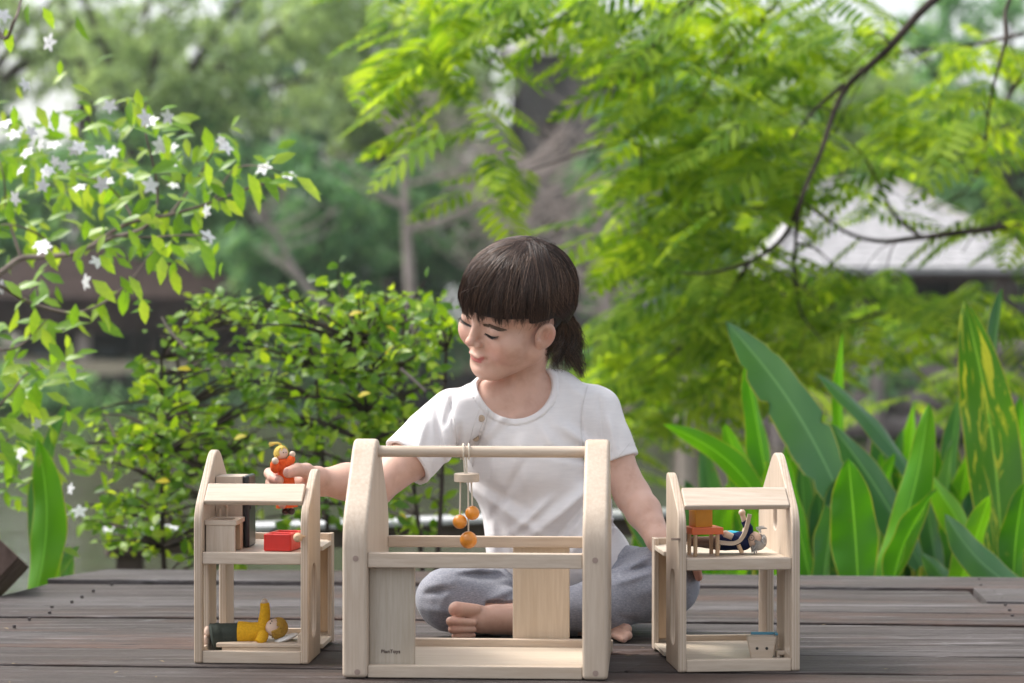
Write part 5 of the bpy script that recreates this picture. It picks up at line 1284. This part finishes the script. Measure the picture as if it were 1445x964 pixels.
# where the foliage hangs: ellipses in the photograph with distance and amount
FOL = [(640, 60, 90, 70, 6.6, 46), (700, 200, 70, 90, 6.5, 26), (600, 110, 45, 50, 6.7, 14), (760, 20, 80, 40, 6.7, 22), (720, 285, 35, 45, 6.4, 10), (880, 60, 110, 60, 6.6, 50), (1010, 80, 110, 80, 6.8, 66),
       (960, 190, 110, 60, 6.7, 54), (1060, 230, 100, 80, 6.8, 66), (900, 290, 80, 60, 6.8, 36), (1000, 330, 110, 55, 6.6, 50), (1140, 60, 70, 70, 7.2, 40), (1080, 160, 60, 60, 6.6, 30),
       (1280, 160, 90, 60, 7.2, 34), (1390, 180, 80, 80, 7.0, 44), (1390, 290, 70, 45, 7.0, 20), (1200, 300, 60, 35, 7.0, 10), (1000, 420, 110, 50, 7.0, 60), (1140, 420, 110, 60, 7.0, 66), (900, 480, 80, 50, 7.2, 50),
       (1010, 500, 100, 45, 7.2, 56), (880, 560, 70, 45, 7.4, 34), (960, 570, 70, 40, 7.4, 22), (1120, 510, 70, 35, 7.4, 22), (1300, 450, 90, 45, 7.6, 34), (1400, 420, 70, 50, 7.4, 34), (1330, 540, 110, 40, 7.8, 26),
       (1240, 380, 60, 40, 7.2, 16), (1380, 60, 80, 40, 7.2, 16), (820, 380, 45, 30, 7.2, 6), (1180, 250, 60, 40, 7.2, 16), (850, 620, 40, 40, 7.6, 12), (1440, 330, 40, 40, 7.0, 12), (1300, 240, 60, 30, 7.2, 8), (620, -30, 80, 30, 6.7, 20), (780, -30, 90, 30, 6.6, 24), (940, -30, 90, 35, 6.6, 30), (1100, -30, 90, 35, 6.8, 26), (1200, 30, 60, 30, 7.0, 14)]
Bs = []
GAPS = [(715, 875, 62, 205, .9), (690, 895, 270, 455, .88), (1150, 1460, 245, 385, .65), (1240, 1330, -60, 50, .8), (1110, 1200, 200, 330, .5)]
for (x, y, rx, ry, d_, n_) in FOL:
    for i in range(int(n_*.76)):
        a = random.uniform(0, 2*PI); r_ = random.random()**.5
        d_ = d_; p = W(x+rx*r_*math.cos(a), y+ry*r_*math.sin(a), d_-.45+random.uniform(-.55, .55))
        if any(gx0 < x_ < gx1 and gy0 < y_ < gy1 and random.random() < pr_ for x_, y_ in ((x+rx*r_*math.cos(a), y+ry*r_*math.sin(a)+8),) for gx0, gx1, gy0, gy1, pr_ in GAPS): continue
        az_ = random.choice((PI, PI, 0))+random.gauss(0, .8); dr = Vector((math.cos(az_), math.sin(az_)*.8, random.uniform(-.55, .02)))
        Bs += frond(p, dr, Vector((random.gauss(0, .25), random.gauss(-.15, .3), 1)).normalized(), random.uniform(.15, .26))
V_, F_ = leaves([tuple(b[0]) for b in Bs], [tuple(b[1]) for b in Bs], [tuple(b[2]) for b in Bs], np.array([b[3] for b in Bs]), np.array([b[4] for b in Bs]), fold=.1, curl=.12, segs=3)
put('crown', npmesh('crown', V_, F_, G_ACA), at_)

# ---------------------------------------------------------------- shrub behind the deck at left
TMPL = {}
def leaf_mesh(name, m_, wd=.5, segs=3):
    if name in TMPL: return TMPL[name]
    V_, F_ = leaves([(0, 0, 0)], [(0, 1, 0)], [(0, 0, 1)], 1.0, wd, segs=segs); TMPL[name] = npmesh('leaf', V_, F_, m_); return TMPL[name]
def leafobj(parent, me, P, Dr, Nn, L):
    Dr = Vector(Dr).normalized(); S = Dr.cross(Vector(Nn)).normalized(); Nn = S.cross(Dr)
    m = Matrix((( S.x, Dr.x, Nn.x, 0), (S.y, Dr.y, Nn.y, 0), (S.z, Dr.z, Nn.z, 0), (0, 0, 0, 1))); m = Matrix.Translation(Vector(P)) @ m @ Matrix.Scale(L, 4)
    o = put('leaf', me, parent, m); return o
sh = empty('shrub', (W(400, 0, 4.75).x, 4.75, -.58), 'dense small leaved green shrub growing behind the deck left of the child', 'shrub')
SHR = [(400, 470, 90, 55, 30), (480, 440, 90, 40, 26), (560, 460, 65, 50, 24), (330, 460, 70, 45, 16), (450, 530, 150, 55, 56), (560, 540, 60, 70, 34), (330, 560, 90, 50, 28), (230, 520, 60, 35, 12), (210, 560, 50, 30, 12),
       (180, 620, 90, 35, 28), (260, 640, 110, 45, 40), (420, 620, 130, 50, 46), (540, 630, 70, 50, 26), (330, 720, 110, 50, 26), (200, 700, 80, 40, 22), (240, 770, 110, 30, 24), (560, 690, 45, 60, 16), (480, 700, 60, 60, 14), (600, 690, 30, 40, 7), (340, 790, 90, 18, 8), (160, 750, 60, 40, 12), (600, 440, 25, 30, 5)]
tips = []
for (x, y, rx, ry, n_) in SHR:
    for i in range(n_):
        a = random.uniform(0, 2*PI); r_ = random.random()**.55; tips.append((x+rx*r_*math.cos(a)+random.gauss(0, 12), y+ry*r_*math.sin(a)+random.gauss(0, 10)+22*math.sin(x*.031+i*.2), random.uniform(4.45, 5.1)))
tips += [(x_, y_, random.uniform(4.5, 4.9)) for x_, y_ in ((400, 402), (395, 412), (452, 396), (462, 405), (560, 408), (575, 415), (612, 430), (622, 445), (628, 470), (618, 500), (625, 530), (300, 418), (240, 455), (232, 470), (640, 420), (600, 395), (505, 405), (340, 410), (612, 570), (600, 610))]
stems = [(x, d_) for x, d_ in ((300, 4.7), (350, 4.85), (410, 4.75), (450, 4.65), (500, 4.8), (545, 4.7), (590, 4.85))]
LP = []; ms_ = M(); tw_ = M()
main = []
for i, (x, d_) in enumerate(stems):
    b = Vector((W(x, 0, d_).x, d_, -.6)); e = W(x+random.uniform(-90, 60)+(x-430)*.35, random.uniform(470, 520), d_); md = b.lerp(e, .5)+Vector((random.uniform(-.05, .05), 0, .02))
    S = spline([b, md, e], 16); main.append(S); M().tube(S, list(np.linspace(.008, .003, 16)), 7).obj('stem', DKBARK, sh)
for (x, y, d_) in tips:
    e = W(x, y, d_); best = None
    for S in main:
        for k in range(3, len(S)):
            q_ = S[k]
            if q_.z < e.z+.02:
                c_ = (q_-e).length+.25*max(0, .06-(e.z-q_.z))
                if best is None or c_ < best[0]: best = (c_, q_)
    q_ = best[1] if best else main[0][4]
    if (e-q_).length > .28: q_ = q_.lerp(e, 1-.28/(e-q_).length*random.uniform(.6, 1.0)) if random.random() < .35 else q_
    mdp = q_.lerp(e, .55)+Vector((random.uniform(-.02, .02), random.uniform(-.02, .02), .25*abs(e.x-q_.x)*.3))
    S = spline([q_, mdp, e], 8); tw_.tube(S, list(np.linspace(.0032, .0012, 8)), 4)
    n_ = random.randint(4, 9)
    for j in range(n_):
        t_ = random.uniform(.55, 1.04); p = S[min(7, int(t_*7))].lerp(S[min(7, int(t_*7)+1)], t_*7 % 1)+Vector((random.gauss(0, .012), random.gauss(0, .012), random.gauss(0, .010)))
        dr = Vector((random.gauss(0, 1), random.gauss(0, 1), random.gauss(.1, .6))); LP.append((p, dr, Vector((random.gauss(0, .6), random.gauss(-.7, .5), random.uniform(.2, 1))), random.uniform(.017, .036)))
tw_.obj('twigs', DKBARK, sh)
LP.sort(key=lambda l: -l[3]/l[0].y); yel = [l for l in LP[::97]]
big = LP[:300]; rest = LP[300:]
lm = leaf_mesh('shrub', G_SHRUB, .58)
for l in big: leafobj(sh, lm, *l)
V_, F_ = leaves([tuple(l[0]) for l in rest], [tuple(l[1]) for l in rest], [tuple(l[2]) for l in rest], np.array([l[3] for l in rest]), np.array([l[3]*.58 for l in rest]))
put('foliage', npmesh('foliage', V_, F_, G_SHRUB), sh, kind='stuff')
ly = leaf_mesh('yellow', G_YEL, .6)
for (x, y) in ((492, 445), (270, 522), (240, 680), (560, 470), (545, 500), (505, 560), (575, 735), (330, 620)):
    o_ = leafobj(sh, ly, W(x, y, 4.42), (random.uniform(-1, 1), -.2, .2), (0, -.6, .8), .026); o_['label'] = 'yellowed leaf'
for (x0, y0, x1, y1, d_) in ((1, 0, 0, 0, 0),): pass
for P_ in ([(228, 447), (238, 465), (262, 492)], [(600, 552), (588, 540), (565, 520)], [(150, 590), (160, 612), (165, 640)]):
    M().tube(spline([W(x, y, 4.5) for x, y in P_], 8), list(np.linspace(.0024, .0034, 8)), 6).obj('bare_twig', PALEB, sh)

# ---------------------------------------------------------------- white blossom branch at left
wt = empty('blossom_tree', (-2.15, 4.7, -.6), 'small tree with white star flowers whose branches reach in from the left edge', 'tree')
M().tube(spline([Vector((-2.15, 4.7, -.6)), Vector((-2.1, 4.7, 0)), Vector((-1.95, 4.65, .4)), Vector((-1.8, 4.6, .75))], 12), list(np.linspace(.035, .02, 12)), 10).obj('trunk', BARK, wt)
WB = [([(-260, 480), (-60, 420), (0, 385), (30, 365), (75, 362), (118, 353), (150, 332), (190, 312), (240, 303), (300, 285), (350, 266), (405, 252)], 4.45, .0068, 1),
      ([(118, 353), (160, 335), (205, 320), (222, 285), (218, 240), (206, 190), (205, 150)], 4.42, .0040, 1),
      ([(-200, 440), (-40, 400), (0, 404), (45, 428), (95, 441), (128, 436), (160, 418), (185, 395), (215, 355)], 4.36, .0048, 1),
      ([(-200, 520), (-20, 492), (0, 495), (28, 488), (50, 468), (66, 450)], 4.35, .0036, 1),
      ([(75, 362), (60, 335), (20, 318), (-20, 320)], 4.6, .0034, 1), ([(190, 312), (170, 280), (140, 255), (90, 240)], 4.55, .0028, 1), ([(240, 303), (280, 250), (300, 215), (320, 195)], 4.5, .0028, 1),
      ([(150, 332), (200, 335), (280, 332), (300, 345)], 4.4, .0026, 1), ([(-60, -80), (0, 48), (20, 30), (30, 0), (40, -40)], 4.3, .0045, 1), ([(30, 365), (10, 300), (5, 250), (-10, 200)], 4.6, .003, 1),
      ([(-200, 640), (-40, 600), (10, 560), (35, 530), (60, 520)], 4.4, .0036, 1), ([(-100, 700), (-10, 640), (20, 610)], 4.4, .003, 1), ([(205, 320), (230, 350), (262, 262), (270, 215)], 4.5, .0024, 0), ([(300, 285), (330, 240), (370, 235), (410, 250)], 4.5, .0022, 1), ([(120, 160), (60, 20), (90, 0), (140, -20)], 4.6, .0025, 0)]
WL_ = []; tips = []
for pts, d_, r_, use in WB:
    S = spline([W(x, y, d_+.04*math.sin(i*2.3)) for i, (x, y) in enumerate(pts)], 6*len(pts))
    if use: M().tube(S, list(np.linspace(r_, r_*.3, len(S))), 7).obj('branch', BARK, wt)
def wleaf(x, y, ang, Lp, d_=4.4, tilt=None):
    """leaf by where its stalk shows, the way it points and its length in pixels"""
    a = D2R(ang); L_ = Lp*d_/FPX; dr = Vector((math.cos(a), random.uniform(-.35, .35), math.sin(a))); nn_ = Vector((random.gauss(0, .35), random.uniform(-1, -.2), random.uniform(.25, 1)))
    WL_.append((W(x, y, d_), dr, nn_, L_))
for x, y, a, L_ in ((418, 250, -35, 50), (290, 228, -75, 36), (318, 282, -40, 34), (330, 255, -70, 44), (350, 245, -62, 46), (372, 250, -50, 40), (282, 340, -62, 55), (240, 345, -40, 30), (305, 190, -10, 28), (300, 215, 20, 30), (262, 195, -80, 26), (108, 22, -75, 38), (60, 10, -60, 34), (8, 40, -80, 36),
       (40, 5, -100, 30), (85, 85, -95, 22), (100, 120, -15, 30), (20, 150, -90, 28), (52, 150, -60, 34), (75, 155, -80, 30), (122, 310, -95, 30), (150, 305, -40, 32), (66, 350, -70, 34), (140, 360, -50, 34), (55, 470, -48, 36), (50, 455, 170, 32), (20, 440, 60, 24), (90, 400, 150, 34), (140, 420, -80, 46), (130, 395, -40, 44),
       (170, 390, -60, 30), (60, 400, 185, 40), (205, 372, -20, 30), (190, 360, 30, 28), (34, 560, -60, 40), (60, 545, 20, 38), (50, 540, -95, 50), (30, 545, 150, 34), (5, 555, 200, 30), (65, 555, -20, 36), (40, 575, -70, 36), (0, 590, -30, 50), (0, 620, -50, 44), (8, 650, -80, 40), (0, 530, 30, 40), (70, 530, 60, 28), (15, 600, -20, 34), (-5, 680, 10, 40), (20, 690, 40, 34), (60, 600, 30, 30), (90, 620, 10, 28), (100, 650, -20, 28)):
    for j in range(1): wleaf(x, y, a, L_*1.05, 4.36+random.uniform(-.05, .05))
for i in range(300):
    pts, d_, r_, u = random.choice(WB[:8]+WB[9:14]); k = random.randrange(max(0, len(pts)//3), len(pts)); x, y = pts[k]
    wleaf(x+random.gauss(0, 24), y+random.gauss(0, 20), random.choice((-30, 20, 150, 200, -80, -110))+random.gauss(0, 22), random.uniform(20, 42), d_+random.uniform(-.12, .22))
for i in range(140): wleaf(random.uniform(-20, 200), random.gauss(230, 50), random.uniform(-120, 60), random.uniform(18, 34), 4.75+random.uniform(-.1, .3))
for i in range(90): wleaf(random.uniform(-20, 110), random.gauss(620, 70), random.uniform(-90, 60), random.uniform(20, 40), 4.45+random.uniform(-.05, .2))
lb_ = leaf_mesh('bright', G_BRIGHT, .42)
for l in WL_[:290]: leafobj(wt, lb_, *l)
rest = WL_[290:]
V_, F_ = leaves([tuple(l[0]) for l in rest], [tuple(l[1]) for l in rest], [tuple(l[2]) for l in rest], np.array([l[3] for l in rest]), np.array([l[3]*.42 for l in rest]))
put('foliage', npmesh('foliage', V_, F_, G_BRIGHT), wt, kind='stuff')
# flowers: five narrow twisted petals round a small centre
fm = M()
for k in range(5):
    a = 2*PI*k/5; dr = Vector((math.cos(a), math.sin(a), .22)); V_, F_ = leaves([(0, 0, 0)], [tuple(dr)], [(0, 0, 1)], 1.0, .60, fold=.2, curl=.25); fm.add(V_, F_)
fm.ball((0, 0, .08), .12, 8, 6)
FM = fm.data('flower', PETAL)
FL_ = [(155, 150), (57, 205), (72, 178), (78, 228), (44, 186), (20, 190), (38, 216), (65, 242), (104, 212), (144, 214), (143, 260), (160, 215), (204, 167), (214, 172), (244, 210), (245, 232), (318, 208), (313, 198), (292, 298), (293, 334), (150, 258), (58, 345), (62, 352), (137, 370), (122, 398), (0, 405), (70, 240), (90, 235), (112, 208), (60, 262), (22, 280), (35, 120), (225, 205), (236, 165), (408, 248), (372, 238), (76, 205), (5, 22), (70, 60), (212, 262), (182, 248), (245, 262), (100, 690), (112, 722), (30, 640), (52, 598), (112, 265), (8, 175), (30, 240)]
for (x, y) in FL_:
    d_ = 4.38+random.uniform(-.06, .14); nrm_ = Vector((random.uniform(-1, 1), -.8, random.uniform(-.3, 1.3))).normalized(); q_ = nrm_.to_track_quat('Z', 'Y').to_matrix().to_4x4()
    put('flower', FM, wt, Matrix.Translation(W(x, y, d_)) @ q_ @ Matrix.Rotation(random.uniform(0, 6), 4, 'Z') @ Matrix.Scale(random.uniform(.012, .019), 4))

# ---------------------------------------------------------------- broad leaved plants
def blade(bp, tp, wpx, d_, bend=0.0, fold=.35, yaw=0.0, torn=0.0, back=0.0, seed=0, dtip=0.0):
    """one broad lance shaped leaf from base to tip (pixels), with width, sideways bend, fold and turn"""
    rr = random.Random(seed); a = W(bp[0], bp[1], d_+back); b_ = W(tp[0], tp[1], d_+dtip); L_ = (b_-a).length; ax = (b_-a).normalized()
    S0 = ax.cross(Vector((0, 1, 0))).normalized(); S0 = Matrix.Rotation(yaw, 3, ax) @ S0; wd = 1.2*wpx*d_/FPX/max(.35, abs(math.cos(yaw)))
    n, k = 26, 8; V_ = []; UV = []
    for i in range(n+1):
        t = i/n; c_ = a.lerp(b_, t)+S0*bend*L_*math.sin(PI*t)*(-1)+ax.cross(S0)*(-.05*L_*math.sin(PI*t))
        w_ = ((t+.06)**.62*(1-t)**.72)/.655 if t < 1 else 0.0
        w_ = max(.10 if t < .12 else 0, w_)*wd*.5
        nn_ = S0.cross(ax)
        for j in range(-k//2, k//2+1):
            u = j/(k/2); rip = .035*wd*math.sin(t*17+rr.random()*.3+u*2+seed)*abs(u); ww = w_
            if torn and abs(u) == 1 and (i*7+seed) % 5 == 0: ww = w_*(1-torn*rr.random())
            V_.append(c_+S0*u*ww+nn_*(abs(u)**1.3*ww*fold+rip)); UV.append((.5+u*.5, t))
    F_ = [(i*(k+1)+j, i*(k+1)+j+1, (i+1)*(k+1)+j+1, (i+1)*(k+1)+j) for i in range(n) for j in range(k)]
    return np.array([tuple(v) for v in V_]), np.array(F_), np.array(UV)
PLS = {0: ('broad leaved plant with a big torn dark leaf leaning left, right of the child', 1120, 4.75), 1: ('broad leaved plant with a bright upright leaf standing behind the middle of the right planks', 1210, 4.6),
       2: ('tallest broad leaved plant with yellow streaked leaf near the right edge', 1400, 4.7), 3: ('broad leaved plant whose leaves lie low behind the right wing of the toy house', 1040, 4.9), 4: ('broad leaved plant with three upright leaves at the left end of the deck', 60, 4.55)}
PLO = {k: empty('broad_leaved_plant', Vector((W(x, 0, d_).x, d_, -.58)), lb, 'plant', 'broad leaved plants behind the deck') for k, (lb, x, d_) in PLS.items()}
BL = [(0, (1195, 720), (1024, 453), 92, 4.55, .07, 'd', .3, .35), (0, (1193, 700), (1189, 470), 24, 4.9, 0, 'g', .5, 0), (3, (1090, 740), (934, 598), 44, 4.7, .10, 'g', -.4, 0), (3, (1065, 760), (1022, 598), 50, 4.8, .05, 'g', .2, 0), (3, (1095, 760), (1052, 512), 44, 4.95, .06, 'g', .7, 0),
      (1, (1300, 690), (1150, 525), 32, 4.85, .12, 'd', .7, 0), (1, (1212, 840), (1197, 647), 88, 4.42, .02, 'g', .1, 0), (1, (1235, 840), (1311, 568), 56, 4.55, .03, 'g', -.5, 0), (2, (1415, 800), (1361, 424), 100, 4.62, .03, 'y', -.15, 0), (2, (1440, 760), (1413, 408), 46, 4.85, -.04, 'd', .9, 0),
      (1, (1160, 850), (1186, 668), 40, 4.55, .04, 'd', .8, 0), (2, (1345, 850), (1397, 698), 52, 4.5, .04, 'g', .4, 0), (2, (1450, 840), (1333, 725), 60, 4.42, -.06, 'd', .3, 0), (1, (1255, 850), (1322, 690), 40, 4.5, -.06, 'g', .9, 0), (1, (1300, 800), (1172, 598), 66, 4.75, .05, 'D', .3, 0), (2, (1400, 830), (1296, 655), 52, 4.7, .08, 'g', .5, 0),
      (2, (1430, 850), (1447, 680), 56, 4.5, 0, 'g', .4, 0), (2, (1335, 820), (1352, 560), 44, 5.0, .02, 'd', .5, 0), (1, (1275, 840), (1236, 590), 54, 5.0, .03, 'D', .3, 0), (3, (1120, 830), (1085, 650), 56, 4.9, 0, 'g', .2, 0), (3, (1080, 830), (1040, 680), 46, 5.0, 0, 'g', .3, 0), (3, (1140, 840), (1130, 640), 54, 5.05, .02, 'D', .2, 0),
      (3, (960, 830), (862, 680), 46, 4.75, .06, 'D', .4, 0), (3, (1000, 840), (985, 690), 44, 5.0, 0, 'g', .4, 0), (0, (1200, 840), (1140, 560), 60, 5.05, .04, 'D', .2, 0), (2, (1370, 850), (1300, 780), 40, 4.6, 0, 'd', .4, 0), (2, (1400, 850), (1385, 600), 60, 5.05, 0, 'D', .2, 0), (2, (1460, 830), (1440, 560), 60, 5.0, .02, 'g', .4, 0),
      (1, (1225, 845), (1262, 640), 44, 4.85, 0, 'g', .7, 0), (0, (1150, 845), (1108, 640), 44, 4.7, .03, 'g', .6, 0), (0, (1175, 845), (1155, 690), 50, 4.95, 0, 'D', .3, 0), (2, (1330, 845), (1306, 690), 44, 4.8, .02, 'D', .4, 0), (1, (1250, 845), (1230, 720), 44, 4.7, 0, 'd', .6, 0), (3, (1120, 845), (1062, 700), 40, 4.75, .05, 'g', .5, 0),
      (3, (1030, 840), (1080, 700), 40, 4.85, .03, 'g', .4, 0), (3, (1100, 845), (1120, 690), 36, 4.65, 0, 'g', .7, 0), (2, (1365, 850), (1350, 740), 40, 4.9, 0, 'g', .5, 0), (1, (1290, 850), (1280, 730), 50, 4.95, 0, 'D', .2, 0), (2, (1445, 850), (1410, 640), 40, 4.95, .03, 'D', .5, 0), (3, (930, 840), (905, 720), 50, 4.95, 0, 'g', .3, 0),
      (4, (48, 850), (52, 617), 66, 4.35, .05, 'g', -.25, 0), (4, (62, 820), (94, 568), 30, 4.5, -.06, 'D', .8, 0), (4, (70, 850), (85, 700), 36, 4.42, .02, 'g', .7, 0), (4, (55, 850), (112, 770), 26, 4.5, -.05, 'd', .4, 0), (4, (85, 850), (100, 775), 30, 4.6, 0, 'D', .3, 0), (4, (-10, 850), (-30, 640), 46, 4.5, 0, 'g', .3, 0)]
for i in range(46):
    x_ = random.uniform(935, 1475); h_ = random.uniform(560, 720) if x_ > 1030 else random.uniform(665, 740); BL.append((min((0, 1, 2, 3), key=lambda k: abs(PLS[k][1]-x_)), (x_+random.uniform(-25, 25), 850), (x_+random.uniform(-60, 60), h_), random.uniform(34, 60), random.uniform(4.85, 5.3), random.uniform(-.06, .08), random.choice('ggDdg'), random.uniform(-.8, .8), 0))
G_STREAK = m_leaf('streaked_blade_leaf', [(.2, (.035, .13, .012)), (.5, (.06, .20, .015)), (.8, (.12, .28, .02))], .42, .34, .5, vein=True, streak=True)
_t = G_STREAK.node_tree
for s_, (pl_, bp, tp, wp, d_, bend, kind, yaw, torn) in enumerate(BL):
    V_, F_, UV = blade(bp, tp, wp, d_, bend, .22 if wp > 70 else .38, yaw, torn, seed=s_)
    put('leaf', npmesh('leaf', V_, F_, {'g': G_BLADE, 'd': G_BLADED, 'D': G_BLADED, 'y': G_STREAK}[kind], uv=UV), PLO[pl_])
    # stalk down to the ground
    a = W(bp[0], bp[1], d_); gx = PLO[pl_].location; M().tube(spline([Vector((gx.x*.7+a.x*.3, d_*.6+gx.y*.4, -.58)), Vector((a.x*.8+gx.x*.2, d_, (a.z-.58)/2)), a], 8), list(np.linspace(.009, .004, 8)), 6).obj('stalk', G_BLADE, PLO[pl_])
# ================================================================ AIR
hm = bpy.data.materials.new('haze_air'); hm.use_nodes = True; t = hm.node_tree; t.nodes.clear()
o_ = t.nodes.new('ShaderNodeOutputMaterial'); pv_ = t.nodes.new('ShaderNodeVolumePrincipled')
pv_.inputs['Color'].default_value = (.84, .93, .92, 1); pv_.inputs['Density'].default_value = .0008; pv_.inputs['Anisotropy'].default_value = .2
t.links.new(pv_.outputs[0], o_.inputs['Volume'])
M().box((0, 25, 7), (560, 560, 20)).obj('haze', hm, kind='stuff', smooth=False)
